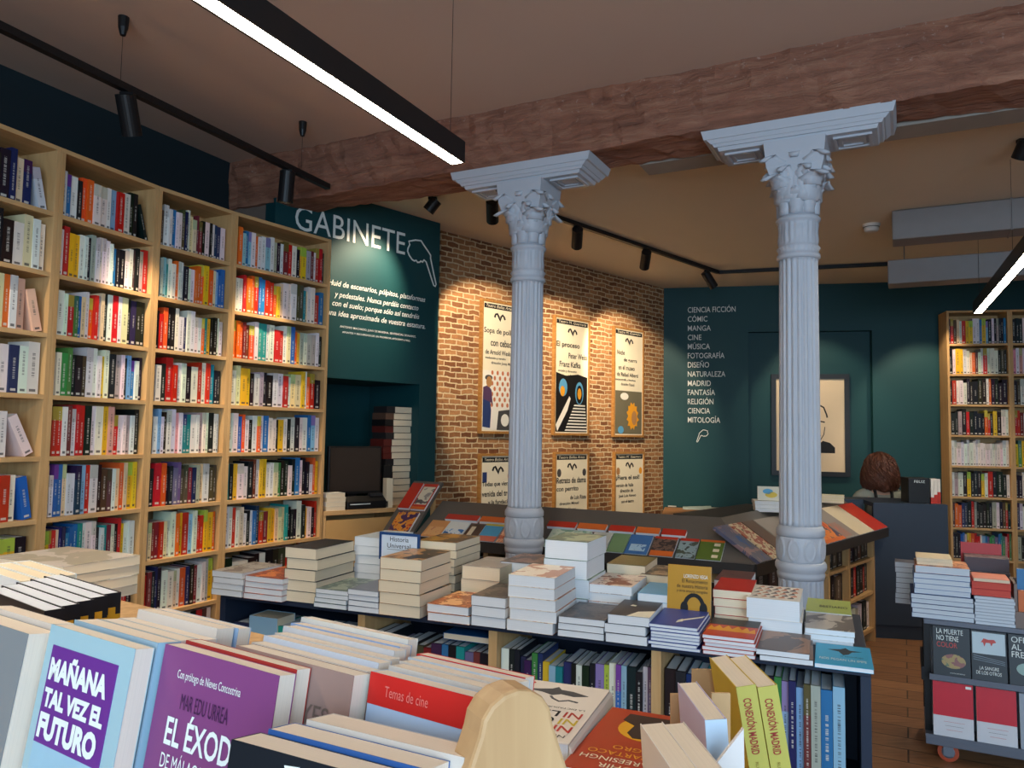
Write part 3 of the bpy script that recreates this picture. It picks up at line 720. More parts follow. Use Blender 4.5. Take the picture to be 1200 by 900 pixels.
# two single ceiling heads: one lights the GABINETE wall, one hangs over the ducts
q = at_z(507, 231, Z_CEIL2 - .002)
spot_head('small black spotlight on the ceiling in front of the GABINETE wall', tuple(q), tuple(gw(425, 345)), tilt_len=.05, power=SPOT_W * 1.0, size=75, blend=.8)
q = at_z(1199, 163, Z_CEIL2 - .002)
spot_head('small black ceiling spotlight by the photo edge above the ducts', tuple(q), (q.x - .2, q.y + 1.5, 1.0), tilt_len=.05)

# ducts, smoke detector, hook
M_DUCT = plain('duct_grey', (138, 132, 130), 0.55, .2)
def duct(label, p0, y_top, y_bot, px0, Y, length, hang):
    zt, zb = at_y(px0, y_top, Y).z, at_y(px0, y_bot, Y).z; h = zt - zb; p = at_y(px0, y_top, Y)
    fr = frame2((p.x, p.y, zb), ex=(DB.x, DB.y))
    t = thing('ceiling_duct', label, 'air duct', fr, 'grey air ducts under the ceiling')
    MB().box(0, length, 0, h * 1.15, 0, h).obj('duct_body', M_DUCT, t, bevel=.008)
    for k in (1, 2):
        s = length * k * .28; MB().box(s, s + .012, -.004, h * 1.15 + .004, -.004, h + .004).obj('joint_band', M_DUCT, t)
    for s in hang: MB().tube([(s, h * .55, h), (s, h * .55, Z_CEIL2 - zb - .001)], .004, 6).obj('hanger_rod', M_STEEL, t)
duct('upper grey air duct under the far ceiling', None, 247, 281, 1045, 5.5, 2.6, (.1, .9, 1.8))
duct('lower grey air duct hanging near the back wall', None, 305, 333, 1040, 6.1, 3.0, (.12, .95, 2.0))
q = at_z(1021, 263, Z_CEIL2)
sd = thing('smoke_detector', 'round white smoke detector on the far ceiling', 'smoke detector', T(q.x, q.y, Z_CEIL2))
MB().lathe([(-.022, .062), (-.001, .066)], 28).obj('mounting_ring', plain('white_plastic', (216, 212, 204), .5), sd, smooth=False)
MB().lathe([(-.062, .022), (-.058, .046), (-.045, .055), (-.026, .055)], 28).obj('sensor_head', plain('white_plastic', (216, 212, 204), .5), sd)
MB().lathe([(-.026, .058), (-.022, .058)], 28).obj('vent_slot', M_INK, sd)

# ------------------------------------------------------------------ wall lettering
def wall_text(label, body, px0, py_base, px1, py_top, fn, wd, mat=M_LETTER, **kw):
    """lettering lying on a wall: from its measured lower-left and upper-right corners"""
    A = fn(px0, py_base); B = fn(px1, py_top)
    n = Vector((wd.y, -wd.x, 0))
    w = (B - A).dot(wd); h = kw.pop('h', None)
    M = basis(A + n * .002, wd, (0, 0, 1))
    return w, M
def put(label, body, M, cat='lettering', parent=None, **kw):
    o = lettering('wall_lettering', body, None, M, kw.pop('mat', M_LETTER), **kw)
    tag(o, label, cat); return o
gM = lambda x, y, off=.002: basis(gw(x, y) + gn * off, gd, (0, 0, 1))
p0, p1 = gw(345, 268), gw(474, 299)
put('large white GABINETE lettering across the top of the teal wall', 'GABINETE', basis(Vector((p0.x, p0.y, gw(474, 299).z)) + gn * .002, gd, (0, 0, 1)), w=(p1 - p0).dot(gd), h=gw(462, 271).z - gw(462, 297).z, bold=0.0, thick=.003)
HAND = [(0, .30), (-.01, .22), (.05, .12), (.16, .02), (.24, .0), (.30, .03), (.35, -.02), (.43, -.0), (.47, .04), (.53, .02), (.58, .09), (.66, .05), (.86, -.36), (.96, -.56), (1.02, -.58), (1.05, -.52), (.94, -.2), (.82, .18), (.82, .26), (.72, .36), (.56, .50), (.46, .60), (.26, .58), (.14, .54), (.02, .50), (.06, .42)]
def hand(label, M, sc, w):
    o = MB().ribbon([(x * sc, y * sc) for x, y in HAND], w, .002, closed=True).obj('hand_symbol', M_LETTER, matrix=M)
    tag(o, label, 'wall sign'); return o
hs = (gw(511, 300) - gw(477, 300)).dot(gd) / 1.05
hand('white outline of a pointing hand beside the GABINETE lettering', gM(477.5, 304), hs, .012)
q_lines = ['Huid de escenarios, púlpitos, plataformas', 'y pedestales. Nunca perdáis contacto', 'con el suelo; porque sólo así tendréis', 'una idea aproximada de vuestra estatura.']
xe = [(498, 356), (490, 366), (491, 376), (498, 387.5)]
xl = gw(498, 356)
for ln, (x, y) in zip(q_lines, xe):
    e = gw(x, y); hgt = .052; wid = {0: 1.04, 1: .90, 2: .93, 3: 1.05}[q_lines.index(ln)] * .86
    put('white italic quotation on the teal wall, line reading "%s"' % ' '.join(ln.split()[:3]).strip(',;'), ln, basis(Vector((e.x, e.y, e.z)) - gd * wid + gn * .002, gd, (0, 0, 1)), w=wid, h=hgt, shear=.25, bold=.012)
for ln, (x, y), w in (('ANTONIO MACHADO, JUAN DE MAIRENA. SENTENCIAS, DONAIRES,', (487, 396.5), .70), ('APUNTES Y RECUERDOS DE UN PROFESOR APÓCRIFO (1936)', (480, 401), .62)):
    e = gw(x, y); put('small white capitals under the quotation, %s line' % ('upper' if w > .65 else 'lower'), ln, basis(e - gd * w + gn * .002, gd, (0, 0, 1)), w=w, h=.02, bold=.01)
kn = Vector((kd.y, -kd.x, 0))
SECT = ['CIENCIA FICCIÓN', 'CÓMIC', 'MANGA', 'CINE', 'MÚSICA', 'FOTOGRAFÍA', 'DISEÑO', 'NATURALEZA', 'MADRID', 'FANTASÍA', 'RELIGIÓN', 'CIENCIA', 'MITOLOGÍA']
ENDX = [862, 829, 833, 822, 832, 849, 831, 850, 833, 838, 836, 832, 844]
for k, (s_, ex_) in enumerate(zip(SECT, ENDX)):
    y = 366.5 + k * 10.72
    A, B = kwp(806, y), kwp(ex_, y)
    acc = any(ch in s_ for ch in 'ÓÚÍÑ')
    hh = (kwp(806, y - 6.3).z - A.z) * (1.28 if acc else 1.0)
    put('white section name %s in the list on the back wall' % s_, s_, basis(A + kn * .002, kd, (0, 0, 1)), w=(B - A).dot(kd), h=hh, bold=.004)
hs2 = (kwp(832, 510) - kwp(818, 510)).dot(kd)
hm = MB().ribbon([((1 - x) * hs2 * .9, y * hs2 * .9) for x, y in HAND], .007, .002, closed=True).obj('hand_symbol', M_LETTER, matrix=basis(kwp(817, 511) + kn * .002, kd, (0, 0, 1)))
tag(hm, 'small white outline of a pointing hand under the section list', 'wall sign')

# ------------------------------------------------------------------ posters on the brick wall
M_POSTER = plain('poster_paper', (236, 228, 204), 0.5, var=.02)
M_FRAMEW = wood('oak_frame', (150, 104, 52), (184, 136, 78), 4, 'Z')
P_BLUE, P_OR, P_GREY, P_SKY, P_TAN, P_WHITE, P_RED = [plain('poster_' + n, c, .5, var=.03) for n, c in (('blue', (44, 62, 112)), ('orange', (226, 158, 44)), ('grey', (72, 72, 74)), ('sky', (92, 160, 206)), ('tan', (176, 130, 84)), ('white', (236, 234, 226)), ('brick', (196, 120, 84)))]
bn = Vector((bd.y, -bd.x, 0))
def flat(cut, pts, mat, parent, name='picture', z=.0):
    return MB().prism([(x, y) for x, y in pts], 'Z', z, z + .0012).obj(name, mat, parent, matrix=cut)
def oval(cx, cy, rx, ry, n=18, a0=0, a1=2 * math.pi): return [(cx + rx * math.cos(a0 + (a1 - a0) * k / n), cy + ry * math.sin(a0 + (a1 - a0) * k / n)) for k in range(n)]
def poster(label, x0, x1, y0, y1, xm_y, title, header, pict):
    """frame corners measured on the wall"""
    A, B = bwp(x0, y1), bwp(x1, y1); w = (B - A).dot(bd); top = bwp(x0, y0).z; h = top - A.z
    fr = basis(A + bn * .034, bd, (0, 0, 1))      # x along, y up, z towards the room; origin lower left, front face
    t = thing('framed_poster', label, 'poster', fr, 'theatre posters on the brick wall')
    m = MB()
    for a, b_, c, d in ((0, w, 0, .022), (0, w, h - .022, h), (0, .022, .022, h - .022), (w - .022, w, .022, h - .022)): m.box(a, b_, c, d, -.033, .0)
    m.obj('frame', M_FRAMEW, t)
    MB().box(.022, w - .022, .022, h - .022, -.03, -.008).obj('print', M_POSTER, t)
    Z = T(0, 0, -.0078)
    i0, i1 = .034, w - .034; iw = i1 - i0; hd = h - .075
    flat(Z, [(i0, hd), (i1, hd), (i1, h - .034), (i0, h - .034)], M_INK, t, 'header_band')
    lettering('header_lettering', header, t, T(w / 2, hd + .010, -.0064), M_POSTER, w=iw * .88, h=.026, align='CENTER', shear=.2)
    pts = [(w / 2 - .062, hd - .075), (w / 2 - .05, hd - .048), (w / 2 - .03, hd - .04), (w / 2 - .008, hd - .07), (w / 2 + .006, hd - .098), (w / 2 + .016, hd - .065), (w / 2 + .036, hd - .045), (w / 2 + .056, hd - .062), (w / 2 + .066, hd - .085)]
    MB().ribbon(pts, .019, .0014).obj('bird_emblem', M_INK, t, matrix=Z)
    y = hd - .16
    for k, (ln, hh, fx) in enumerate(title):
        y -= hh * 1.15
        lettering('title_lettering', ln, t, T(i0 + iw * fx, y, -.0066), M_INK, h=hh, w=min(iw * (1 - fx) * .98, len(ln) * hh * .52), bold=.018)
        y -= hh * .42
    pict(t, Z, w, h, i0, i1, y)
    return t
def pict1(t, Z, w, h, i0, i1, y):
    iw = i1 - i0; ph = h * .47
    flat(Z, [(i0, .034), (i1, .034), (i1, ph), (i0, ph)], P_WHITE, t, 'picture_ground')
    for r in range(7):
        for c in range(6):
            if c == 0 and r < 4: continue
            flat(T(0, 0, -.0062), oval(i0 + iw * (.12 + .17 * c + (.08 if r % 2 else 0)), ph * (.95 - .085 * r) + .01, .014, .02, 10), P_RED, t, 'printed_spot')
    flat(T(0, 0, -.0058), [(i0, .06), (i0 + .09, .05), (i0 + .10, .2), (i0 + .085, .30), (i0, .32)], P_BLUE, t, 'blue_clothes')
    flat(T(0, 0, -.0054), [(i0, .30), (i0 + .1, .27), (i0 + .12, .24), (i0 + .10, .38), (i0 + .055, .42), (i0, .40)], plain('poster_violet', (86, 62, 96), .5), t, 'jacket')
    flat(T(0, 0, -.0050), oval(i0 + .07, .45, .034, .048, 16), P_TAN, t, 'head_shape')
    flat(T(0, 0, -.0052), oval(i0 + .065, .485, .045, .025, 12), P_GREY, t, 'cap_shape')
    flat(T(0, 0, -.0052), [(i0 + .17, .034), (i1, .034), (i1, .22), (i0 + .19, .20)], P_GREY, t, 'stove_shape')
    flat(T(0, 0, -.0046), oval(i0 + .27, .12, .05, .055, 16), P_WHITE, t, 'stove_door')
def pict2(t, Z, w, h, i0, i1, y):
    iw = i1 - i0; ph = h * .5
    flat(Z, [(i0, .034), (i1, .034), (i1, ph), (i0 + iw * .7, ph * 1.04), (i0 + iw * .3, ph), (i0, ph * 1.05)], M_INK, t, 'picture_ground')
    flat(T(0, 0, -.0058), [(i0, .10), (i0 + iw * .42, ph * .66), (i0 + iw * .46, ph * .62), (i0 + iw * .36, .24), (i0 + iw * .05, .04)], P_WHITE, t, 'white_wall_shape')
    for k in range(9):
        yy = .045 + k * .030; x0 = i0 + iw * (.28 + .035 * k)
        flat(T(0, 0, -.0056), [(x0, yy), (i1 - .004 * k, yy), (i1 - .004 * k, yy + .014), (x0 + .012, yy + .014)], P_WHITE, t, 'stair_tread')
    flat(T(0, 0, -.0056), oval(i0 + iw * .22, ph * .80, .06, .085, 20), P_SKY, t, 'blue_halo')
    flat(T(0, 0, -.0052), oval(i0 + iw * .2, ph * .74, .034, .05, 16), P_OR, t, 'orange_face')
    flat(T(0, 0, -.0056), oval(i0 + iw * .74, ph * .72, .062, .11, 20), P_SKY, t, 'arch_halo')
    flat(T(0, 0, -.0052), oval(i0 + iw * .74, ph * .70, .046, .09, 20), M_INK, t, 'arch_shadow')
    flat(T(0, 0, -.0048), oval(i0 + iw * .74, ph * .71, .03, .055, 16), P_OR, t, 'lit_face')
def pict3(t, Z, w, h, i0, i1, y):
    iw = i1 - i0; ph = h * .42
    flat(Z, [(i0, .034), (i1, .034), (i1, ph), (i0, ph)], plain('poster_olive', (110, 106, 88), .5), t, 'picture_ground')
    flat(T(0, 0, -.0058), oval(i0 + iw * .33, ph * .88, .07, .038, 18), P_WHITE, t, 'pale_hat')
    r = random.Random(4)
    star = [(i0 + iw * .64 + (.085 + .03 * (k % 2) + r.uniform(-.01, .01)) * math.cos(k * math.pi / 12), ph * .46 + (.12 + .03 * (k % 2)) * math.sin(k * math.pi / 12)) for k in range(24)]
    flat(T(0, 0, -.0054), [(min(i1, max(i0, x)), max(.036, yy)) for x, yy in star], P_OR, t, 'orange_mane')
    flat(T(0, 0, -.0048), oval(i0 + iw * .7, ph * .42, .045, .075, 18), P_TAN, t, 'face_shape')
    flat(T(0, 0, -.0050), oval(i0 + iw * .2, .075, .05, .04, 14), P_SKY, t, 'blue_shape')
def pict_low(seed):
    def f(t, Z, w, h, i0, i1, y):
        r = random.Random(seed)
        flat(Z, [(i0 + .004, h - .25), (i0 + .055, h - .25), (i0 + .055, h - .16), (i0 + .004, h - .16)] if seed == 1 else oval(i0 + .035, h - .20, .03, .04, 12), (P_BLUE, P_GREY, P_TAN)[seed - 1], t, 'corner_picture')
        flat(Z, oval(i1 - .035, h - .20, .028, .036, 12), (P_TAN, P_GREY, P_OR)[seed - 1], t, 'corner_drawing')
        flat(Z, oval(i0 + .10, .05, .09, .06, 14, 0, math.pi), M_INK, t, 'lower_drawing')
    return f
SM = .034
poster('tall framed poster with a man in blue and a dotted wall, by the first column', 559, 601.5, 349, 508, 0, [('Sopa de pollo', .062, 0), ('con cebada', .062, .22), ('de Arnold Wesker', .042, .05), ('traducción y versión', .024, .05), ('dirección Josep Maria', .03, .25)], 'Teatro Bellas Artes', pict1)
poster('tall framed theatre poster with black and white stairs and two lit faces', 645.5, 687.5, 368.5, 510, 0, [('El proceso', .066, 0), ('Peter Weiss', .055, .38), ('Franz Kafka', .055, .1), ('versión y dirección', .028, .05), ('Manuel Gutiérrez', .028, .2)], 'Teatro M. Guerrero', pict2)
poster('tall framed theatre poster with a shaggy orange head', 716, 751.5, 381.5, 512, 0, [('Noche', .05, .05), ('de guerra', .05, .3), ('en el museo', .05, .1), ('de Rafael Alberti', .042, .05), ('escenografía y figurines', .028, .0), ('dirección Ricard', .028, .2)], 'Teatro M. Guerrero', pict3)
poster('lower framed theatre poster behind the first column, with a blue corner picture', 557.5, 600, 531.5, 640, 0, [('Todas que vienen', .05, 0), ('venida del tren', .05, .0), ('y la fundación', .05, .2), ('con la ciudad y otros', .034, .05), ('versión de teatro', .028, .2)], 'Teatro Bellas Artes', pict_low(1))
poster('lower framed theatre poster with two dark leaf drawings under the stairs poster', 646, 686.5, 529.5, 640, 0, [('Retrato de dama', .056, 0), ('con perrito', .056, .0), ('de Luis Riaza', .04, .45), ('dirección Miguel', .034, .1), ('Narros', .034, .4)], 'Teatro Bellas Artes', pict_low(2))
poster('lower framed theatre poster with a yellow corner figure under the orange head poster', 716.5, 752, 529.5, 640, 0, [('¡Fiera el sol!', .056, 0), ('versión de Valle', .036, .0), ('dirección de', .036, .15), ('José Luis Alonso', .036, .1), ('con el teatro', .032, .2)], 'Teatro M. Guerrero', pict_low(3))

# portrait print in the recess
A, B = kwp(905, 557), kwp(998, 557); A += -kn * .10; w = (B - A).dot(kd); h = kwp(905, 438).z - kwp(905, 557).z
fr = basis(A + kn * .035, kd, (0, 0, 1))
t = thing('framed_portrait', 'large black framed line portrait on the teal back wall behind the second column', 'picture', fr)
m = MB()
fw = .05
for a_, b_, c_, d_ in ((0, w, 0, fw), (0, w, h - fw, h), (0, fw, fw, h - fw), (w - fw, w, fw, h - fw)): m.box(a_, b_, c_, d_, -.034, .006)
m.obj('frame', M_BLACK, t)
MB().box(fw, w - fw, fw, h - fw, -.03, -.012).obj('sheet', plain('ivory_sheet', (228, 210, 180), .6, var=.02), t)
Zp = T(0, 0, -.0118); cx = w * .50; cy = h * .5
for pts, wd_ in (([(cx - .20, cy + .13), (cx - .14, cy + .19), (cx - .05, cy + .24), (cx + .06, cy + .235), (cx + .14, cy + .19), (cx + .17, cy + .11), (cx + .175, cy + .08)], .016), ([(cx + .03, cy + .03), (cx + .075, cy + .045), (cx + .13, cy + .035), (cx + .15, cy + .03)], .014), ([(cx - .13, cy + .03), (cx - .06, cy + .045), (cx - .02, cy + .03)], .014), ([(cx + .01, cy + .02), (cx + .02, cy - .06), (cx + .045, cy - .075)], .008), ([(cx + .03, cy - .11), (cx + .08, cy - .10), (cx + .11, cy - .115)], .01), ([(cx + .15, cy - .02), (cx + .14, cy - .1), (cx + .10, cy - .17), (cx + .02, cy - .21)], .008), ([(cx + .06, cy - .005), (cx + .1, cy - .012)], .012)):
    MB().ribbon(pts, wd_, .001).obj('drawn_line', M_INK, t, matrix=Zp)
flat(Zp, [(cx + .02, cy - .30), (cx + .25, cy - .30), (cx + .25, cy - .24), (cx + .20, cy - .19), (cx + .13, cy - .17), (cx + .07, cy - .22)], M_INK, t, 'shoulder')

# ------------------------------------------------------------------ central table with stacks of books
TA = math.radians(-22.2); T0 = Vector((-1.07, 2.83, 0)); TZ = .85
t_fr = frame2(T0, TA); ti = t_fr.inverted(); tex = Vector((math.cos(TA), math.sin(TA), 0)); tey = Vector((-math.sin(TA), math.cos(TA), 0))
TL, TD = 2.165, .72
tb = thing('display_table', 'long navy display table with open shelves, covered in stacked books', 'table', t_fr)
M_SHELFB = plain('shelf_board_dark', (58, 66, 84), .5)
MB().box(0, TL, .035, TD, TZ - .018, TZ).obj('table_top', M_NAVY, tb, bevel=.002)
MB().box(0, .025, .036, TD - .01, .05, TZ - .018).obj('end_panel', M_NAVY, tb); MB().box(TL - .025, TL, .036, TD - .01, .05, TZ - .018).obj('end_panel', M_NAVY, tb)
DIV = [.435, .885, 1.46, 1.775]
DIV = [(ti @ on_wall(x, 742, T0, T0 + tex)).x for x in (416, 572, 766)]
for x in DIV: MB().box(x - .014, x + .014, .037, TD / 2 - .01, .50, TZ - .018).obj('divider', M_BIRCH, tb)
MB().box(.025, TL - .025, TD / 2 - .01, TD / 2 + .01, .10, TZ - .018).obj('middle_panel', M_NAVY, tb)
MB().box(.025, TL - .025, .037, TD / 2 - .01, .48, .50).obj('shelf', M_NAVY, tb); MB().box(.025, TL - .025, .037, TD / 2 - .01, .08, .10).obj('shelf', M_NAVY, tb)
MB().box(.025, TL - .025, TD / 2 + .01, TD - .01, .44, .46).obj('shelf', M_NAVY, tb)
MB().box(.03, TL - .03, .04, TD - .04, 0, .08).obj('plinth', M_BLACK, tb)
# books standing on the upper shelf of the table
bays = [.03] + DIV + [TL - .03]
CODES = ['NKTBKLK', 'DKVKKDMNBKTVMK', 'WKKNNENYLTNKWKKLYWBLKKWV', 'KKTE', 'BKEWKLMWLLBW']
zb = .50
tree = [(bays[0] + .012, bays[1] - .016, 'NKTBKLK', 'dark first'), (bays[1] + .016, bays[2] - .016, CODES[1], 'second'), (bays[2] + .016, bays[3] - .016, CODES[2], 'third')]
xr = (ti @ on_wall(884, 800, T0, T0 + tex)).x
xr1 = (ti @ on_wall(822, 790, T0, T0 + tex)).x
for a_, b_, cd, nm in tree:
    shelf_row(t_fr, a_, b_, zb, cd, f'the shelf under the table, {nm} bay', 'books on the shelf under the display table', 'table_shelf_book', depth=.17, hmax=.275, hmin=.235, inset=.06, scale=1.2)
shelf_row(t_fr, bays[3] + .016, xr1, zb, 'KKNT', 'the shelf under the table, last bay', 'books on the shelf under the display table', 'table_shelf_book', depth=.17, hmax=.275, hmin=.265, inset=.06, scale=1.2)
shelf_row(t_fr, xr, TL - .06, zb, 'BKELNLMGBL', 'the shelf under the table, by its end panel', 'books on the shelf under the display table', 'table_shelf_book', depth=.17, hmax=.30, hmin=.27, inset=.045, scale=1.2)

COVERS = {}
def stack(desc, cover, x1, y1, x2, y2, b, n=None, th=.03, depth=.22, width=None, pg='W', jit=.004, z0=TZ, art_top=None, side=None, rot=0.0, tl='', group=None, skip_label=None):
    """pile of equal paperbacks; its top front edge was measured at (x1,y1)-(x2,y2), b metres behind the table's front edge"""
    P = on_wall(x1, y1, T0 + tey * b, T0 + tey * b + tex); Q = on_wall(x2, y2, T0 + tey * b, T0 + tey * b + tex)
    a0, a1 = (ti @ P).x, (ti @ Q).x; zt = (P.z + Q.z) / 2
    wd = width or max(.115, min(.165, a1 - a0 - .003))
    hh = zt - z0
    n = n or max(1, round(hh / th)); t = hh / n
    pm = M_PAGES if pg == 'W' else M_PAGES_CREAM
    me = pb_mesh('stacked_paperback', t - .0006, wd, depth, side or cover, pm)   # spine on the far side from the aisle
    cm = MB(); c = .0006; tt = t - .0006
    cm.box(0, tt, 0, c, 0, depth, 0).box(0, c, c, wd, 0, depth, 0).box(tt - c, tt, c, wd, 0, depth, 0)
    cme = cm.mesh('cover', [cover]); pme = MB().box(c, tt - c, c, wd - .0012, .0012, depth - .0012).mesh('page_block', [pm])
    rr = random.Random(int(x1 * 7 + y1))
    out = []
    for k in range(n):
        o = bpy.data.objects.new('stacked_book', cme); COL.objects.link(o)
        # local x (thickness) up, local y (spine to fore-edge) along the table, local z (height) inwards
        M = Matrix(((0, 1, 0, 0), (0, 0, 1, 0), (1, 0, 0, 0), (0, 0, 0, 1)))
        o.matrix_world = t_fr @ T(a0 + wd / 2 + rr.uniform(-jit, jit), b + depth / 2 + rr.uniform(-jit, jit) * .7 + (0 if b > .05 else .003), z0 + t * k + .0003) @ RZ(math.radians(rot + rr.uniform(-1.3, 1.3))) @ T(-wd / 2, -depth / 2, 0) @ M
        pos = 'only' if n == 1 else 'top book of' if k == n - 1 else 'bottom book of' if k == 0 else ORD[n - k] + ' book down'
        tag(o, (f'{pos} the {desc}' if n > 1 else f'single {desc}'), 'book', group or 'stacked books on the display table')
        pbk = bpy.data.objects.new('page_block', pme); COL.objects.link(pbk); pbk.parent = o
        out.append(o)
    top = out[-1]
    return top, wd, depth, t - .0006, zt
def on_cover(top, wd, depth, t, items):
    """ink on a pile's top cover; items: ('text', body, mat, x0, y0, w, h) or ('shape', pts, mat) in fractions of the cover, x along the pile's width, y inwards"""
    # cover local: thickness x, width y, height z -> plane (y, z) at x = t
    M = Matrix(((0, 0, 1, t + .0001), (1, 0, 0, 0), (0, 1, 0, 0), (0, 0, 0, 1)))
    for k, it in enumerate(items):
        if it[0] == 'text':
            _, body, mat, x0, y0, w_, h_ = it
            lettering('title_lettering', body, top, M @ T(x0 * wd, y0 * depth, .0002), mat, w=w_ * wd, h=h_ * depth)
        else:
            MB().prism([(x * wd, y * depth) for x, y in it[1]], 'Z', 0, .0002 + .00005 * k).obj(it[3] if len(it) > 3 else 'cover_picture', it[2], top, matrix=M)
C = lambda n, *c, **k: art('cover_' + n, c, **k)
K_ = lambda n, rgb: plain('cover_' + n, rgb, .4, var=.03)
s3 = .0
stack('grey-covered pile at the table corner by the birch bookcases', C('grey', (150, 146, 138), (176, 170, 160), (118, 108, 100)), 249, 668.5, 285, 672, 0, 4)
stack('orange-covered pile second along the table front edge', C('orange', (206, 92, 40), (150, 58, 30), (226, 128, 60)), 286.5, 673, 331.5, 680, 0, 4)
stack('tall black-topped cream pile near the table corner', K_('black', (34, 32, 34)), 334.5, 641.5, 371, 643, .03, 5, pg='C', depth=.24)
stack('low green-grey pile before the tall black-topped pile', C('greengrey', (104, 124, 116), (74, 92, 90), (140, 150, 138)), 368, 690, 406.5, 692.5, 0, 4)
stack('low slate-grey pile beside the stepped tall pile', C('slate', (118, 122, 134), (92, 96, 110)), 408, 690, 444.5, 694, 0, 4)
top = stack('tall brown-topped pile in front of the small sign', C('brown', (70, 58, 48), (176, 130, 78), (48, 44, 42), scale=9), 445, 652, 493.5, 657, 0, 5, pg='C')
stack('orange pile with two books at the table front edge', C('amber', (214, 122, 52), (160, 84, 40), (232, 176, 120)), 501, 708.5, 551, 712, 0, 2)
stack('dark brown pile beside the low orange pair', C('umber', (66, 56, 50), (96, 84, 74), (46, 40, 38)), 553, 697, 594, 702, 0, 3)
stack('tall flesh-patterned pile at the middle of the table front', C('flesh', (226, 190, 160), (240, 226, 206), (196, 142, 110), scale=7), 596, 672, 651, 679, 0, 5, pg='W')
stack('dark pile with a pale mark beside the tall middle pile', C('dusk', (62, 54, 54), (84, 72, 66), (48, 44, 46)), 652.5, 723, 707.5, 726.5, 0, 3)
r = stack('black and white cover pile beside the ochre book', K_('charcoal', (58, 56, 58)), 709.5, 720, 759.5, 724, 0, 3)
on_cover(*r[:4], [('shape', [(.45, .0), (1, 0), (1, .42), (.62, .3)], M_POSTER), ('shape', [(.3, .62), (.44, .6), (.46, .66), (.34, .7)], M_POSTER)])
r = stack('seven thin blue-covered books before the ochre book', K_('royal', (54, 74, 150)), 761.5, 731.5, 820, 736.5, 0, 7)
on_cover(*r[:4], [('shape', [(.55, .3), (.95, .62), (.98, .72), (.6, .42)], M_POSTER, 'white_figure'), ('shape', [(.5, .2), (.62, .3), (.58, .44), (.5, .34)], M_POSTER, 'white_splash')])
r = stack('five thin books with a red and yellow flame cover', K_('flame', (190, 60, 34)), 824.5, 744, 887, 750, 0, 5)
on_cover(*r[:4], [('shape', [(.02, .3), (.98, .3), (.94, .52), (.85, .4), (.78, .58), (.7, .42), (.6, .6), (.5, .42), (.4, .6), (.32, .42), (.22, .58), (.14, .42), (.06, .55)], P_OR, 'flame_lettering'), ('shape', [(.0, .62), (1, .62), (1, 1), (0, 1)], M_DARK, 'dark_band')])
r = stack('pair of brown-covered books on the table front edge', C('sepia', (112, 78, 54), (84, 64, 52), (150, 112, 84), scale=6), 887.5, 760.5, 952, 768, 0, 2)
r = stack('bright blue book with a black diver at the table end', K_('cyan', (40, 160, 204)), 954.4, 777, 1025.5, 784.5, 0, 1)
on_cover(*r[:4], [('shape', [(.22, .72), (.42, .66), (.5, .5), (.6, .56), (.66, .68), (.84, .74), (.62, .76), (.55, .86), (.46, .78)], M_INK, 'diver_figure'), ('text', 'NOS PEGAN UN IMPE', M_LETTER, .08, .22, .82, .1), ('text', 'el escarabajo', M_INK, .45, .40, .4, .07)])
# second row
stack('white pile with a dog-eared top beside the small sign', C('paper', (214, 210, 200), (190, 196, 200)), 416, 628, 443, 631, .30, 6, width=.13)
top2 = stack('black and gold topped pile behind the stepped tall pile', C('gold', (58, 50, 42), (150, 110, 40), (36, 34, 34), scale=8), 489, 633, 535, 636, .30, 7, pg='C')
stack('thick grey-covered pile in the second row', C('stone', (168, 164, 158), (140, 134, 128)), 541, 663, 586, 665, .25, 3, th=.06, pg='C')
stack('brown pile before the first iron column', C('chestnut', (104, 74, 56), (70, 54, 46), (140, 104, 80)), 588, 659, 640, 661, .36, 4)
stack('tall green-topped pile by the first iron column', C('sage', (120, 150, 128), (86, 116, 100), (168, 186, 160), scale=10), 638.5, 631, 690, 637, .25, 4, side=K_('aqua', (88, 176, 172)))
stack('red and white patterned pile in the second row', C('crimson', (186, 74, 50), (226, 206, 190), (120, 60, 50), scale=14), 690, 684, 741, 687.5, .26, 4, pg='W')
stack('olive-topped pile behind the red and white pile', C('olive', (132, 124, 66), (104, 98, 56)), 712, 661, 758, 663, .50, 4, pg='C')
stack('low pale blue pile beside the ochre book', K_('azure', (110, 164, 200)), 747, 695, 790, 698, .24, 4, depth=.2)
stack('brown-spotted pile behind the ochre book', C('spotted', (124, 100, 78), (84, 70, 58), (176, 150, 120), scale=20), 752, 673, 785, 675, .48, 4, pg='C')
stack('red-topped pile of cream books beyond the ochre book', K_('scarlet', (190, 46, 36)), 836, 690, 876, 694, .27, 5, pg='C')
r = stack('thick white pile with a red and black scroll cover', K_('ivory', (226, 218, 206)), 876, 700, 940, 705, .23, 2, th=.07)
on_cover(*r[:4], [('shape', [(.08 + .17 * c + .05 * (q % 2), .12 + .14 * q), (.2 + .17 * c + .05 * (q % 2), .16 + .14 * q), (.16 + .17 * c + .05 * (q % 2), .23 + .14 * q)], P_RED if (c + q) % 2 else P_GREY, 'scroll') for c in range(5) for q in range(6)])
r = stack('black and white photo-cover pile at the table end', C('photo', (56, 54, 54), (196, 188, 176), (118, 110, 104), scale=8), 941.5, 735, 1001.5, 741, .235, 3)
r = stack('lime-green topped pile at the back of the table end', K_('lime', (170, 184, 92)), 944, 716, 999, 720, .475, 4)
on_cover(*r[:4], [('text', 'BESTIARIO', M_DARK, .3, .35, .62, .16)])
stack('dark pile at the table back corner, by the column', C('plum', (70, 48, 52), (104, 70, 66)), 838, 680, 880, 682, .50, 4)

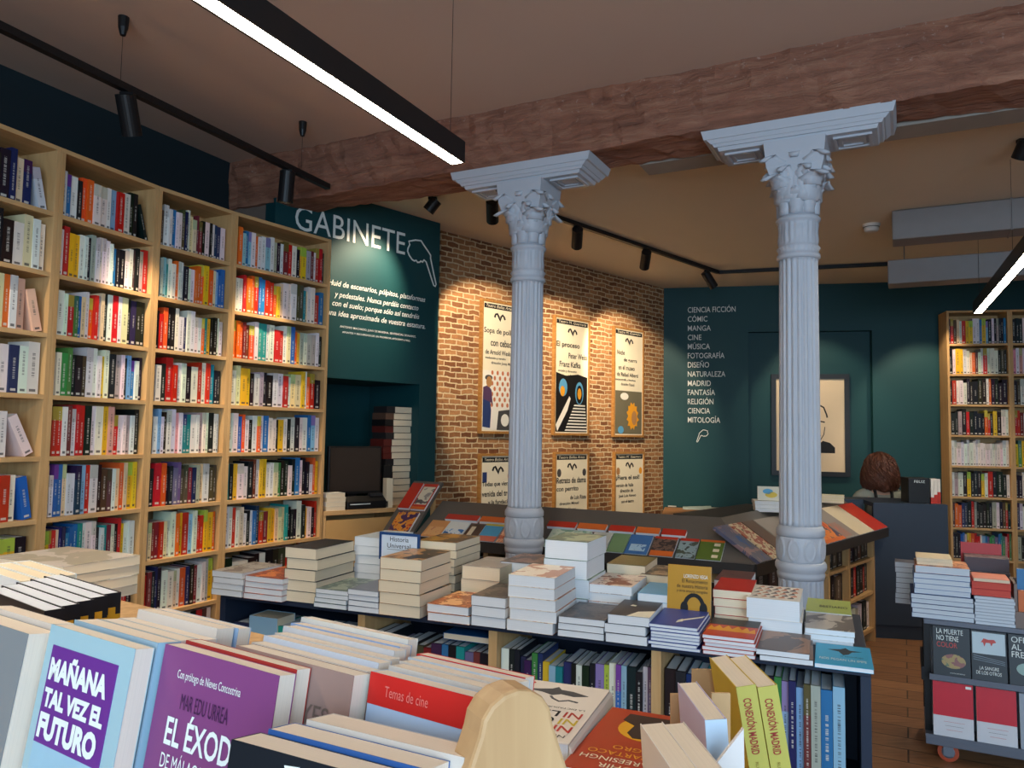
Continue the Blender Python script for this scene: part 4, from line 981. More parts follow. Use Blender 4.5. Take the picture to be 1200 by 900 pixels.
# ochre book standing upright, face out
P = on_wall(781, 716, T0 + tey * .225, T0 + tey * .225 + tex); Q = on_wall(832, 720, T0 + tey * .225, T0 + tey * .225 + tex)
pa, pb_ = (ti @ P).x, (ti @ Q).x
M_OCHRE = K_('ochre', (184, 136, 44))
def standing(label, name, fr, w, h, t, cov, pg, group=None, cat='book'):
    """book standing with its cover towards -y; x across the cover"""
    o = bpy.data.objects.new(name, MB().box(0, w, 0, .0012, 0, h).box(0, w, t - .0012, t, 0, h).box(0, .0012, .0012, t - .0012, 0, h).mesh('cover', [cov])); COL.objects.link(o)
    o.matrix_world = fr; tag(o, label, cat, group)
    MB().box(.0012, w - .0012, .0012, t - .0012, .0015, h - .0015).obj('page_block', pg, o)
    return o
wd = pb_ - pa
hb = 0.225
ztop = on_wall(781, 662, T0 + tey * .225, T0 + tey * .225 + tex).z
M_PGY = pages('pages_stand', (226, 210, 182), 'Y')
ob = standing('ochre book standing upright among the piles, headphones drawn on its cover', 'standing_book', t_fr @ T(pa, .226, ztop - hb) @ RX(math.radians(-6)), wd, hb, .018, M_OCHRE, M_PGY)
V = lambda x, y, z=-.0004: Matrix(((1, 0, 0, x), (0, 0, -1, z), (0, 1, 0, y), (0, 0, 0, 1)))   # lettering plane on a cover facing -y
lettering('author_lettering', 'LORENZO VEGA', ob, V(wd * .38, hb * .835), M_LETTER, w=wd * .55, h=hb * .05)
for k, (tx, x0) in enumerate((('El Renacimiento', .34), ('de nuestra Historia', .22), ('y otros ensayos escogidos', .22))):
    lettering('title_lettering', tx, ob, V(wd * x0, hb * (.77 - .07 * k)), M_INK, w=wd * (.93 - x0), h=hb * .05)
MB().ribbon([(wd * (.62 + .22 * math.cos(a)), hb * (.43 + .18 * math.sin(a))) for a in [math.pi * (1.1 - 1.2 * k / 14) for k in range(15)]], .012, .0004).obj('headphone_band', M_INK, ob, matrix=V(0, 0, -.0002))
for sx in (.40, .84): MB().prism(oval(wd * sx, hb * .43, .012, .02), 'Z', 0, .0006).obj('ear_cup', M_INK, ob, matrix=V(0, 0, -.0002))
# the pile it stands on
hz = ztop - hb - .004 - TZ
if hz > .01:
    n = max(1, round(hz / .03)); tt = hz / n
    for k in range(n):
        o = tag(MB().box(0, wd, 0, .21, 0, .001).box(0, wd, 0, .21, tt - .0016, tt - .0006).box(0, .001, 0, .21, .001, tt - .0016).obj('stacked_book', K_('tobacco', (150, 110, 60)), matrix=t_fr @ T(pa, .222, TZ + tt * k + .0003)), f'tan book under the upright ochre book, {ORD[n - k]} from the top', 'book', 'stacked books on the display table')
        MB().box(.001, wd - .001, .001, .209, .001, tt - .0016).obj('page_block', M_PAGES_CREAM, o)

# small framed sign on a post
P = on_wall(444, 651, T0 + tey * .235, T0 + tey * .235 + tex); Q = on_wall(491, 656, T0 + tey * .235, T0 + tey * .235 + tex)
sa, sb_ = (ti @ P).x, (ti @ Q).x; sw = sb_ - sa; sz0 = P.z - .012; sz1 = on_wall(444, 623, T0 + tey * .235, T0 + tey * .235 + tex).z; sh = sz1 - sz0
M_BLUEF = plain('blue_frame', (30, 66, 118), .4)
sg = thing('table_sign', 'small blue-framed section sign on a post among the piles', 'sign', t_fr @ T(sa, .235, sz0))
m = MB()
for a_, b_, c_, d_ in ((0, sw, 0, .009), (0, sw, sh - .009, sh), (0, .009, .009, sh - .009), (sw - .009, sw, .009, sh - .009)): m.box(a_, b_, 0, .008, c_, d_)
m.obj('frame', M_BLUEF, sg)
cd = MB().box(.009, sw - .009, .002, .006, .009, sh - .009).obj('card', plain('sign_card', (206, 216, 228), .5, var=.01), sg)
lettering('sign_lettering', 'Historia', cd, V(sw * .27, sh * .68, .0016), M_INK, w=sw * .46, h=sh * .17)
lettering('sign_lettering', 'Universal', cd, V(sw * .2, sh * .44, .0016), M_INK, w=sw * .58, h=sh * .17)
MB().box(sw * .2, sw * .8, .0012, .002, sh * .38, sh * .392).obj('rule_line', M_INK, cd)
MB().box(.0, .010, .008, .016, TZ - sz0 + .006, sh).obj('post', M_BLUEF, sg)
MB().box(-.03, .05, -.01, .05, TZ - sz0 + .0005, TZ - sz0 + .006).obj('foot_plate', M_BLUEF, sg)
# loose book lying along the shelf books, blue
o = standing('blue book lying flat on top of the second bay under the table', 'loose_book', t_fr @ T(DIV[1] - .19, .07, .777) @ RX(math.radians(-90)) @ T(0, -.022, 0), .17, .14, .02, K_('cobalt', (26, 92, 150)), M_PGY)
# pale book facing out in the first bay
P = ti @ on_wall(283, 735, T0 + tey * .02, T0 + tey * .02 + tex)
ob = standing('tall pale blue book face out in the first bay under the table', 'loose_book', t_fr @ T(P.x, .06, .5005), .125, .275, .10, K_('paleblue', (142, 180, 204)), M_PGY)
for k, tx in enumerate(('HACIA EL', 'HORIZONTE')): lettering('title_lettering', tx, ob, V(.015, .185 - .03 * k), M_INK, w=.095, h=.018)

# ------------------------------------------------------------------ island with sloping display boards behind the columns
def xy(v): return Vector((v[0], v[1], 0))
A1, A2 = xy((-.60, 4.79)), xy((1.11, 3.98)); e1 = (A2 - A1).normalized(); n1 = Vector((-e1.y, e1.x, 0))
C1 = xy((2.75, 5.65)); C0 = xy((1.22, 3.90)); e2 = (C1 - C0).normalized(); n2 = Vector((-e2.y, e2.x, 0))
def meet(p, d, q, e):
    den = d.x * e.y - d.y * e.x; s = ((q.x - p.x) * e.y - (q.y - p.y) * e.x) / den; return p + d * s
LIPZ, RDZ, BD = .80, 1.0, .36
K0 = meet(A1, e1, C1, e2); K1 = meet(A1 + n1 * BD, e1, C1 + n2 * .32, e2)
isl = thing('display_island', 'dark sloping book display island with birch shelves behind the columns', 'display unit', Matrix.Identity(4))
def up(v, z): return Vector((v.x, v.y, z))
def board(a, b_, c, d, name, th=.022):
    vs = [up(a, LIPZ), up(b_, LIPZ), up(c, RDZ if name != 'sloping_board' or a is A1 else LIPZ + (RDZ - LIPZ) * S2D / .32), up(d, RDZ)]; nn = (vs[1] - vs[0]).cross(vs[3] - vs[0]).normalized() * th
    lo = [v - nn for v in vs]
    return MB().poly(lo + vs, [(3, 2, 1, 0), (4, 5, 6, 7), (0, 1, 5, 4), (1, 2, 6, 5), (2, 3, 7, 6), (3, 0, 4, 7)]).obj(name, M_BOARD, isl)
board(A1, K0, K1, A1 + n1 * BD, 'sloping_board'); S2D = .37
board(K0, C1, C1 + n2 * S2D, K1, 'sloping_board')
for (p, q, e) in ((A1, K0, e1), (K0, C1, e2)):
    n_ = Vector((-e.y, e.x, 0)); f = frame2((p.x, p.y, 0), ex=(e.x, e.y)); MB().box(.0, (q - p).length, -.012, .0, LIPZ - .05, LIPZ + .012).obj('book_lip', M_DARK, isl, matrix=f)
# back boards closing the sloped units, and a small shelf plate at the corner behind the ridges
for (p, q, e, b_) in ((A1, K0, e1, BD), (K0, C1, e2, .32)):
    f = frame2((p.x, p.y, 0), ex=(e.x, e.y)); n_ = Vector((-e.y, e.x, 0)); s0_ = (K1 - p).dot(e)
    MB().box(0 if p is A1 else s0_, s0_ if p is A1 else (q - p).length, b_ - .0, b_ + .012, 0, RDZ - .034).obj('back_panel', M_DARK, isl, matrix=f)
kc = K1 + (n1 + n2).normalized() * .02
MB().prism([(K1.x, K1.y), ((K1 + e2 * 1.0 + n2 * .0).x, (K1 + e2 * 1.0).y), ((K1 + e2 * 1.0 + n2 * .3).x, (K1 + e2 * 1.0 + n2 * .3).y), ((K1 + n2 * .3).x, (K1 + n2 * .3).y)], 'Z', RDZ - .024, RDZ - .002).obj('corner_plate', M_DARK, isl)

# shelving below the boards
f1 = frame2((A1.x, A1.y, 0), ex=(e1.x, e1.y)); L1 = (K0 - A1).length
f2 = frame2((K0.x, K0.y, 0), ex=(e2.x, e2.y)); L2 = (C1 - K0).length
def under(f, L, posts, rows, mat):
    for x in posts: MB().box(x, x + .03, .07, .38, 0, LIPZ - .05 + (.0)).obj('upright', mat, isl, matrix=f)
    for z in rows: MB().box(posts[0] + .03, posts[-1], .075, .38, z - .02, z).obj('shelf', mat, isl, matrix=f)
    MB().box(posts[0] + .03, posts[-1], .36, .375, .06, LIPZ - .06).obj('back_board', M_DARK, isl, matrix=f)
p1_ = [.02, .46, .90, 1.34, L1 - .16]
under(f1, L1, p1_, (.12, .44), M_BIRCH)
p2_ = [.10, .55, 1.0, 1.42, 1.86, L2 - .09]
p2_ = [.10] + [(f2.inverted() @ on_wall(x, 690, K0 + n2 * .07, K0 + n2 * .07 + e2)).x - .015 for x in (972, 996)] + [L2 - .09]
p2_ = sorted(p2_)
under(f2, L2, p2_, (.10, .36, .60), M_BIRCH)
for a_, b_, cd, nm in ((p1_[0], p1_[1], 'KNKDKKMKNKK', 'first'), (p1_[1], p1_[2], 'KKDKNKMKKRKK', 'second'), (p1_[2], p1_[3], 'KNKKTKDKKNKK', 'third'), (p1_[3], p1_[4], 'KKRKDKKK', 'last')):
    shelf_row(f1, a_ + .034, b_ - .004, .44, cd, f'the shelf under the long sloping board, {nm} bay', 'books on the shelf under the long sloping board', 'island_book', depth=.17, hmax=.24, hmin=.2, inset=.13, scale=1.1)
for r_, (z, cds) in enumerate(((.60, ('KKDKKKKDK', 'KKDK', 'KKKDKK')), (.36, ('RROKKKRKK', 'RKKDK', 'OKRKKRK')), (.10, ('WKWGKWGWW', 'WWGW', 'WWGWKW')))):
    for a_, b_, cd, nm in zip(p2_[:-1], p2_[1:], cds, ('first', 'second', 'end')):
        shelf_row(f2, a_ + .034, b_ - .004, z, cd, f'{("upper", "middle", "lower")[r_]} shelf of the island, {nm} bay facing the aisle', 'books in the island shelves facing the aisle', 'island_book', depth=.17, hmax=(.13 if r_ == 0 else .21), hmin=(.12 if r_ == 0 else .17), inset=.10, scale=1.1)
# books lying on the slopes
def slope_frame(p, e, n_, bd):
    sl = Vector((n_.x * bd, n_.y * bd, RDZ - LIPZ)).normalized(); return basis((p.x, p.y, LIPZ), e, sl)
s1 = slope_frame(A1, e1, n1, BD); s2 = slope_frame(K0, e2, n2, .32)
SLN = s1.to_3x3() @ Vector((0, 0, 1))
def slope_hit(fr, x, y):
    o = fr.translation; n_ = fr.to_3x3() @ Vector((0, 0, 1)); d = ray(x, y); p = CAM + d * (n_.dot(o - CAM) / n_.dot(d)); return fr.inverted() @ p
def slope_book(label, fr, xa, xb, y0, y1, cov, extras=(), t=.016, lift=.0, group='books laid on the sloping boards'):
    """face-up book on a sloping board, local x along, y up the slope"""
    w, h = xb - xa, y1 - y0; z = .0006 + lift
    o = bpy.data.objects.new('display_book', MB().box(0, w, 0, h, 0, .001).box(0, w, 0, h, t - .001, t).box(0, .001, 0, h, .001, t - .001).mesh('cover', [cov])); COL.objects.link(o)
    o.matrix_world = fr @ T(xa, y0, z)
    MB().box(.001, w - .001, .001, h - .001, .001, t - .001).obj('page_block', M_PAGES, o)
    for nm, mt, (x0, x1, v0, v1) in extras: MB().box(x0 * w, x1 * w, v0 * h, v1 * h, t, t + .0005).obj(nm, mt, o)
    return tag(o, label, 'book', group)
def sx(fr, px, py): return slope_hit(fr, px, py).x
B_ = lambda n, rgb: plain('ink_' + n, rgb, .4, var=.04)
RED_, ORA_, CREAM_, SKY_, TURQ_, YEL_, GRN_, DGRN_, BRN_, BLU_ = B_('red', (190, 52, 36)), B_('orange', (214, 106, 46)), B_('cream', (222, 206, 176)), B_('sky', (86, 164, 206)), B_('turquoise', (70, 180, 176)), B_('yellow', (216, 188, 60)), B_('green', (118, 146, 104)), B_('moss', (92, 112, 48)), B_('brown', (92, 68, 56)), B_('blue', (66, 112, 168))
spec = [(498, 519, 'tan paperback on the long sloping board, first in its row', B_('tan', (214, 150, 92)), [('cover_picture', C('tanpic', (206, 130, 90), (226, 170, 110)), (.1, .9, .1, .6))]),
 (519, 543, 'white and blue paperback with a yellow foot on the sloping board', B_('white', (226, 226, 222)), [('foot_band', YEL_, (0, 1, 0, .14)), ('cover_picture', C('sea', (120, 170, 206), (220, 226, 230), (70, 120, 180)), (.06, .94, .18, .55))]),
 (544, 561, 'brown paperback with a turquoise foot on the sloping board', BRN_, [('foot_band', TURQ_, (0, 1, 0, .16)), ('pale_figure', CREAM_, (.2, .5, .3, .85))]),
 (562, 583, 'sky blue paperback with an orange foot on the sloping board', SKY_, [('foot_band', B_('coral', (220, 120, 96)), (0, 1, 0, .3)), ('head_band', YEL_, (0, 1, .9, 1))]),
 (585, 600, 'coral printed paperback beside the first column', C('coralpic', (206, 122, 88), (226, 170, 140), (190, 96, 70)), []),
 (640, 688, 'wide pale green book lying on the sloping board beyond the first column', C('mint', (166, 190, 168), (196, 206, 186), (140, 170, 150)), [('title_band', CREAM_, (.05, .6, .05, .3))]),
 (690, 712, 'small pale grey book beside the wide pale green book', B_('pale', (196, 194, 184)), []),
 (713, 733, 'sage green paperback on the sloping board', GRN_, []),
 (734, 760, 'blue paperback with a pale arch on the sloping board', BLU_, [('pale_arch', C('arch', (66, 112, 168), (170, 200, 220), scale=30), (.15, .85, .15, .5))]),
 (763, 790, 'brown crowd-picture paperback with orange foot on the sloping board', C('crowd', (74, 60, 56), (120, 96, 84), (50, 42, 42), scale=30), [('foot_band', ORA_, (0, 1, 0, .26)), ('head_band', RED_, (0, 1, .88, 1))]),
 (793, 815, 'dark forest paperback with a red head on the sloping board', C('forest', (48, 56, 48), (140, 160, 164), (70, 78, 66)), [('head_band', RED_, (0, 1, .86, 1))]),
 (817, 846, 'moss green paperback with white flowers on the sloping board', DGRN_, [('head_band', ORA_, (0, 1, .9, 1))] + [('white_flower', CREAM_, (.6, .85, v, v + .14)) for v in (.12, .42, .7)])]
for a_, b_, lb, cv, ex in spec:
    ya = 624 + (a_ - 494) * .088
    xa, xb = sx(s1, a_, ya), sx(s1, b_, ya + 2)
    slope_book(lb, s1, xa, xb, .004, .175 if b_ - a_ > 17 else .16, cv, ex)
# a back row of red-headed books peeping over them
back = [(521, 560), (562, 600), (642, 676), (678, 712), (715, 745), (747, 775), (777, 806)]
for k, (a_, b_) in enumerate(back):
    xa, xb = sx(s1, a_, 612 + (a_ - 520) * .05), sx(s1, b_, 612 + (b_ - 520) * .05)
    slope_book(f'orange-red book in the upper row of the sloping board, {ORD[k + 1]} along', s1, xa, xb - .004, .19, .245, ORA_ if k % 2 else RED_, t=.02)
# the books on the aisle slope
blu = C('bluepic', (40, 84, 140), (90, 90, 110), (150, 120, 120), scale=9)
xs_ = {}
def aisle(label, x0, x1, cov, extras=(), y1=.30, t=.018, y0=.004): return slope_book(label, s2, x0, x1, y0, y1, cov, extras, t)
q0 = sx(s2, 892, 661); 
spans = [(.05, .21, 'blue picture book at the corner of the aisle slope', blu, []),
 (.225, .375, 'brown and cream patterned book on the aisle slope behind the second column', C('weave', (110, 84, 62), (206, 190, 160), (150, 70, 50), scale=24), []),
 (.385, .53, 'brown paperback behind the second column on the aisle slope', BRN_, [])]
g = [sx(s2, x, y) for x, y in ((968, 640), (990, 633), (1004, 628), (1022, 623), (1038, 619))]
spans += [(.545, g[0] - .006, 'grey book half hidden by the second column on the aisle slope', B_('grey', (150, 140, 130)), [])]
names = [('orange and red picture book beside the second column', C('redpic', (206, 70, 40), (226, 130, 50), (70, 60, 90), scale=10), [('foot_band', ORA_, (0, 1, 0, .1))]), ('silver-grey book on the aisle slope beside the orange one', B_('silver', (150, 142, 136)), [('orange_patch', C('patch', (206, 100, 60), (160, 120, 110), scale=16), (.05, .6, .05, .5))]), ('cream book on the aisle slope next to the red one', CREAM_, []), ('plain red book at the end of the aisle slope', RED_, [])]
for (a_, b_), (lb, cv, ex) in zip(zip(g, g[1:]), names): spans.append((a_, b_ - .006, lb, cv, ex))
for a_, b_, lb, cv, ex in spans: aisle(lb, a_, b_, cv, ex)
# upper-left board with red books, next to the birch sideboard
AL = A1 - e1 * .02
s0 = basis((A1 - e1 * .24).to_tuple()[:2] + (LIPZ,), e1, Vector((n1.x * .36, n1.y * .36, .30)))
stn = thing('display_stand', 'steeper dark display stand with red books beside the birch sideboard', 'display stand', s0)
MB().box(0, .225, 0, .50, -.02, -.001).obj('sloping_board', M_BOARD, stn); MB().box(0, .225, -.012, 0, -.05, .02).obj('book_lip', M_DARK, stn)
fs0 = frame2((A1 - e1 * .24).to_tuple(), ex=(e1.x, e1.y))
for x in (.01, .19): MB().box(x, x + .025, .06, .085, 0, LIPZ + .02).box(x, x + .025, .29, .315, 0, LIPZ + .21).obj('leg_frame', M_BIRCH, stn, matrix=s0.inverted() @ fs0)
g0 = 'books on the steeper display stand'
slope_book('orange-patterned book low on the steeper display stand', s0, .05, .2, .004, .20, C('fire', (196, 60, 40), (226, 150, 60), (80, 50, 90), scale=22), group=g0)
slope_book('plain red book high on the steeper display stand', s0, .02, .105, .225, .46, RED_, t=.02, group=g0)
slope_book('red book with a pale picture high on the steeper display stand', s0, .112, .22, .225, .46, RED_, [('cover_picture', C('pot', (150, 140, 130), (214, 204, 180), (90, 80, 80), scale=12), (.08, .92, .18, .88)), ('foot_band', ORA_, (0, 1, 0, .1))], group=g0)
# small pile and card on the island's flat top
cr = Vector((1.52, 4.74, 0))
fr_c = frame2((cr.x, cr.y, 0), ex=(.98, -.2))
def pile(label_f, fr, n, w, d, t, cov, pg, group, name='stacked_book', jit=.004, z0=0.0):
    rr = random.Random(int(fr.translation.x * 100) + n); res = []
    for k in range(n):
        cv = cov[k % len(cov)] if isinstance(cov, list) else cov
        o = MB().box(0, w, 0, d, 0, .001).box(0, w, 0, d, t - .0016, t - .0006).box(0, .001, 0, d, .001, t - .0016).obj(name, cv, matrix=fr @ T(rr.uniform(-jit, jit), rr.uniform(-jit, jit), z0 + t * k + .0004) @ RZ(rr.uniform(-.02, .02)))
        MB().box(.001, w - .001, .001, d - .001, .001, t - .0016).obj('page_block', pg, o)
        tag(o, label_f(k, n), 'book', group); res.append(o)
    return res
pos = lambda k, n: 'topmost' if k == n - 1 else 'bottom' if k == 0 else ORD[n - k] + ' down'
pile(lambda k, n: f'white book {pos(k, n)} in the small island pile behind the second column', fr_c @ T(-.02, 0, RDZ - .002), 3, .19, .16, .022, B_('white', (226, 226, 222)), M_PAGES, 'small pile on the island top')
o = standing('yellow and blue picture card standing on the small pile on the island', 'picture_card', fr_c @ T(.0, .03, RDZ + .0665), .135, .085, .012, B_('card', (220, 216, 196)), M_PGY, cat='card')
for nm, mt, pts in (('blue_blot', SKY_, oval(.06, .055, .03, .016)), ('yellow_blot', YEL_, oval(.08, .035, .036, .018))): MB().prism(pts, 'Z', 0, .0006).obj(nm, mt, o, matrix=V(0, 0, -.0002))
dq = Vector((2.36, 5.86, 0)); fr_d = frame2((dq.x, dq.y, 0), ex=(.9, -.3))
o = standing('blue patterned booklet standing on the island near the desk', 'booklet', frame2((1.90, 5.35, RDZ - .0015), ex=(.95, -.25)), .22, .075, .03, C('bluebox', (60, 110, 160), (200, 214, 224), (40, 70, 110), scale=40), M_PGY)
pile(lambda k, n: f'yellowish leaflet {pos(k, n)} beside the blue patterned booklet', frame2((2.20, 5.50, RDZ - .002), ex=(.9, -.4)), 3, .16, .12, .018, [CREAM_, YEL_], M_PAGES_CREAM, 'leaflets on the island top', name='leaflet')

# ------------------------------------------------------------------ birch sideboard, monitor and tall book pile before the niche
PE, PD = PTS[4], (PTS[4] - PTS[3]).normalized()
SBo = Vector((PE.x, PE.y, 0)) + Vector((PD.x, PD.y, 0)) * .006
sd_ = Vector((PD.x, PD.y, 0))
sd_ = Vector((.78, .63, 0)).normalized()
sb_fr = frame2(SBo.to_tuple(), ex=(sd_.x, sd_.y)); sbi = sb_fr.inverted()
SW = (sbi @ on_wall(472, 600, SBo, SBo + sd_)).x; SZ = on_wall(425, 597, SBo, SBo + sd_).z
SDP = .50
sbd = thing('sideboard', 'plain birch sideboard between the bookcases and the sloping displays', 'sideboard', sb_fr)
MB().box(0, SW, 0, SDP, SZ - .028, SZ).obj('top_panel', M_BIRCHX, sbd, bevel=.001)
MB().box(0, .02, .004, SDP, 0, SZ - .028).obj('side_panel', M_BIRCH, sbd); MB().box(SW - .02, SW, .004, SDP, 0, SZ - .028).obj('side_panel', M_BIRCH, sbd)
MB().box(.02, SW - .02, SDP - .01, SDP, 0, SZ - .028).obj('back_panel', M_BIRCH, sbd)
MB().box(.022, SW - .022, .004, .022, .08, SZ - .06).obj('front_panel', plain('birch_front', (196, 156, 100), .5), sbd)
MB().box(.02, SW - .02, .03, .05, 0, .08).obj('plinth', M_BIRCHX, sbd)
def sbp(px, py, yy): # point on the sideboard top plane by depth yy into it
    q = sbi @ on_wall(px, py, SBo + Vector((-sd_.y, sd_.x, 0)) * yy, SBo + Vector((-sd_.y, sd_.x, 0)) * yy + sd_); return q
# monitor
a_, b_ = sbp(384, 580, .20), sbp(446, 580, .20); mz0 = a_.z; mz1 = sbp(420, 523, .20).z
mt_ = thing('monitor', 'switched-off flat monitor on the birch sideboard in the niche', 'monitor', sb_fr @ T((a_.x + b_.x) / 2, .20, SZ))
mw = b_.x - a_.x
MB().box(-mw / 2, mw / 2, 0, .03, mz0 - SZ, mz1 - SZ).obj('casing', M_BLACK, mt_, bevel=.004)
MB().box(-mw / 2 + .012, mw / 2 - .012, -.0015, 0, mz0 - SZ + .018, mz1 - SZ - .012).obj('screen', plain('dark_screen', (58, 48, 42), .3), mt_)
MB().box(-.03, .03, .03, .05, .012, mz1 - SZ - .15).obj('stand_neck', M_BLACK, mt_); MB().box(-.13, .13, -.05, .13, .0005, .012).obj('stand_foot', M_BLACK, mt_, bevel=.004)
# small black device in front of / beside it
a2, b2 = sbp(404, 588, .06), sbp(452, 588, .06)
pr = thing('receipt_printer', 'small black counter device with a pale slot under the monitor', 'counter device', sb_fr @ T(a2.x, .02, SZ + .0005))
dw = b2.x - a2.x
MB().prism([(0, 0), (.12, 0), (.12, .07), (.05, .085), (0, .05)], 'X', 0, dw).obj('case', M_BLACK, pr, bevel=.004)
MB().box(.02, dw * .55, -.001, .001, .03, .036).obj('pale_slot', M_LETTER, pr)
MB().box(dw * .6, dw * .9, .03, .07, .08, .10).obj('paper_cover', plain('dark_grey_plastic', (44, 44, 46), .4), pr)
# cream pile at the sideboard's near end
a3, b3 = sbp(381, 593, .02), sbp(402, 593, .02)
pile(lambda k, n: f'cream-edged book {pos(k, n)} in the short pile at the sideboard end', sb_fr @ T(a3.x + .004, .01, SZ), 4, .135, .10, .0285, [CREAM_, B_('white', (226, 226, 222))], M_PAGES_CREAM, 'short pile on the sideboard', jit=.002)
# counter ledge inside the niche and the tall pile of books on it
pz = at_y(470, 590, 6.0).z
struct(MB().box(GL, NX - .0005, .02, .60, 0, pz).obj('trim_niche_ledge', M_BIRCHX, matrix=g_fr))
gi = g_fr.inverted()
def gnp(px, py, y): o_ = GT - gn * y; return gi @ on_wall(px, py, o_, o_ + gd)
a4, b4 = gnp(449, 590, .08), gnp(489, 590, .08); hz_ = gnp(475, 477, .08).z - pz
tcov = [M_BLACK, B_('maroon', (90, 34, 30)), BRN_, B_('coal', (40, 38, 40)), B_('white', (226, 226, 222))]
tn = 15; tt = hz_ / tn; rr = random.Random(5)
for k in range(tn):
    t_ = tt; cv = tcov[rr.randint(0, 3)] if k > 3 else tcov[rr.randint(3, 4)]
    x1_ = b4.x - rr.uniform(.012, .03); w_ = x1_ - a4.x + rr.uniform(-.02, .01)
    yj = .08 + rr.uniform(0, .015)
    o = MB().box(0, w_, 0, .16, 0, .002).box(0, w_, 0, .16, t_ - .0026, t_ - .0006).box(0, .08, 0, .16, .002, t_ - .0026).obj('stacked_book', cv, matrix=g_fr @ T(x1_ - w_, yj, pz + tt * k + .0005))
    MB().box(.08, w_ - .003, .002, .157, .002, t_ - .0026).obj('page_block', M_PAGES_CREAM, o)
    tag(o, f'book in the tall wobbly pile in the niche, {pos(k, tn)}', 'book', 'tall pile in the niche')
o = standing('white-spined book standing against the tall pile beside the monitor', 'loose_book', sb_fr @ T(sbp(452, 580, .03).x, .02, SZ + .0005), .05, .20, .05, CREAM_, M_PGY)
o2 = standing('black book leaning on the tall pile by the monitor', 'loose_book', sb_fr @ T(sbp(450, 545, .22).x, .22, SZ + .0005), .07, .28, .035, M_BLACK, M_PGY)

# low wooden table along the back wall with papers
lt_fr = k_fr @ T(.02, -1.0, 0)
lt = thing('low_table', 'low wooden table along the back wall, papers on it', 'table', lt_fr)
LTZ = .67
MB().box(0, 2.3, 0, .95, LTZ - .035, LTZ).obj('table_top', wood('table_oak', (140, 98, 62), (176, 130, 88), 3, 'X'), lt)
for x in (.03, 2.21):
    for y in (.03, .86): MB().box(x, x + .06, y, y + .06, 0, LTZ - .035).obj('leg', M_BIRCH, lt)
for k, (px, py, c_) in enumerate(((783, 594, (206, 204, 198)), (800, 597, (170, 190, 190)), (826, 598, (214, 208, 196)), (856, 601, (120, 176, 176)))):
    q = at_z(px, py, LTZ); o = MB().poly([(0, 0, 0), (.30, 0, 0), (.31, .2, 0), (.01, .2, 0), (0, 0, .012), (.30, 0, .012), (.31, .2, .03), (.01, .2, .012)], [(3, 2, 1, 0), (4, 5, 6, 7), (0, 1, 5, 4), (1, 2, 6, 5), (2, 3, 7, 6), (3, 0, 4, 7)]).obj('paper_sheaf', plain(f'paper_{k}', c_, .7), matrix=lt_fr @ T(*(lt_fr.inverted() @ Vector((q.x, q.y, LTZ + .0008)))) @ RZ(.2 - .15 * k))
    tag(o, ['loose white papers on the low table near the brick corner', 'pale green papers on the low table', 'cream papers in the middle of the low table', 'turquoise booklet sheaf on the low table, farthest from the brick'][k], 'papers', 'papers on the low table')

# cash desk
dA, dB = at_z(1046, 749, 0), at_z(1086, 751, 0)
dd = Vector((.985, -.17, 0)).normalized()
D1 = on_wall(1112, 660, dA, dA + dd); D1.z = 0
DL = (D1.x - 2.69) / dd.x; D0 = D1 - dd * DL; dz = on_wall(1090, 591, dA, dA + dd).z
dk_fr = frame2(D0.to_tuple(), ex=(dd.x, dd.y))
dk = thing('cash_desk', 'dark blue-grey cash desk in front of the back wall', 'desk', dk_fr)
M_DESK = plain('desk_blue_grey', (46, 58, 74), .55)
MB().box(0, DL, 0, .04, .10, dz - .03).obj('front_panel', M_DESK, dk); MB().box(0, DL, .015, .04, 0, .10).obj('plinth', M_DESK, dk)
MB().prism([(0, 0), (DL, 0), (DL, .55), (-.75, .55), (-.75, .26), (0, .26)], 'Z', dz - .03, dz).obj('desk_top', M_DESK, dk)
MB().box(-.75, 0, .26, .30, .10, dz - .03).obj('return_panel', M_DESK, dk)
for x in (-.75, DL - .03): MB().box(x, x + .03, .285, .54, 0, dz - .03).obj('side_panel', M_DESK, dk)
bx = dk_fr.inverted() @ on_wall(1064, 590, D0 + Vector((-dd.y, dd.x, 0)) * .1, D0 + Vector((-dd.y, dd.x, 0)) * .1 + dd)
bx2 = dk_fr.inverted() @ on_wall(1089, 590, D0 + Vector((-dd.y, dd.x, 0)) * .1, D0 + Vector((-dd.y, dd.x, 0)) * .1 + dd)
bw = bx2.x - bx.x
o = MB().box(0, bw, 0, .18, 0, .185).obj('card_box', M_BLACK, matrix=dk_fr @ T(bx.x, .08, dz + .0005), bevel=.003); tag(o, 'black box on the cash desk beside the small red and white books', 'box')
lettering('box_lettering', 'FELIZ', o, V(.04, .150, -.0006), M_LETTER, w=bw * .5, h=.018)
x = bx2.x + .006; rr = random.Random(8)
k = 0
while x + .022 < DL - .005:
    o = MB().box(0, .021, 0, .11, 0, .18, 0).box(-.0004, .0214, -.0004, .1, 0, .045 + .02 * (k % 3), 1).obj('small_book', [B_('offwhite', (224, 216, 204)), RED_], matrix=dk_fr @ T(x, .08, dz + .0005)); tag(o, f'small white book with a red foot on the cash desk, {ORD[k + 1]} after the black box', 'book', 'small books on the cash desk'); x += .0225; k += 1

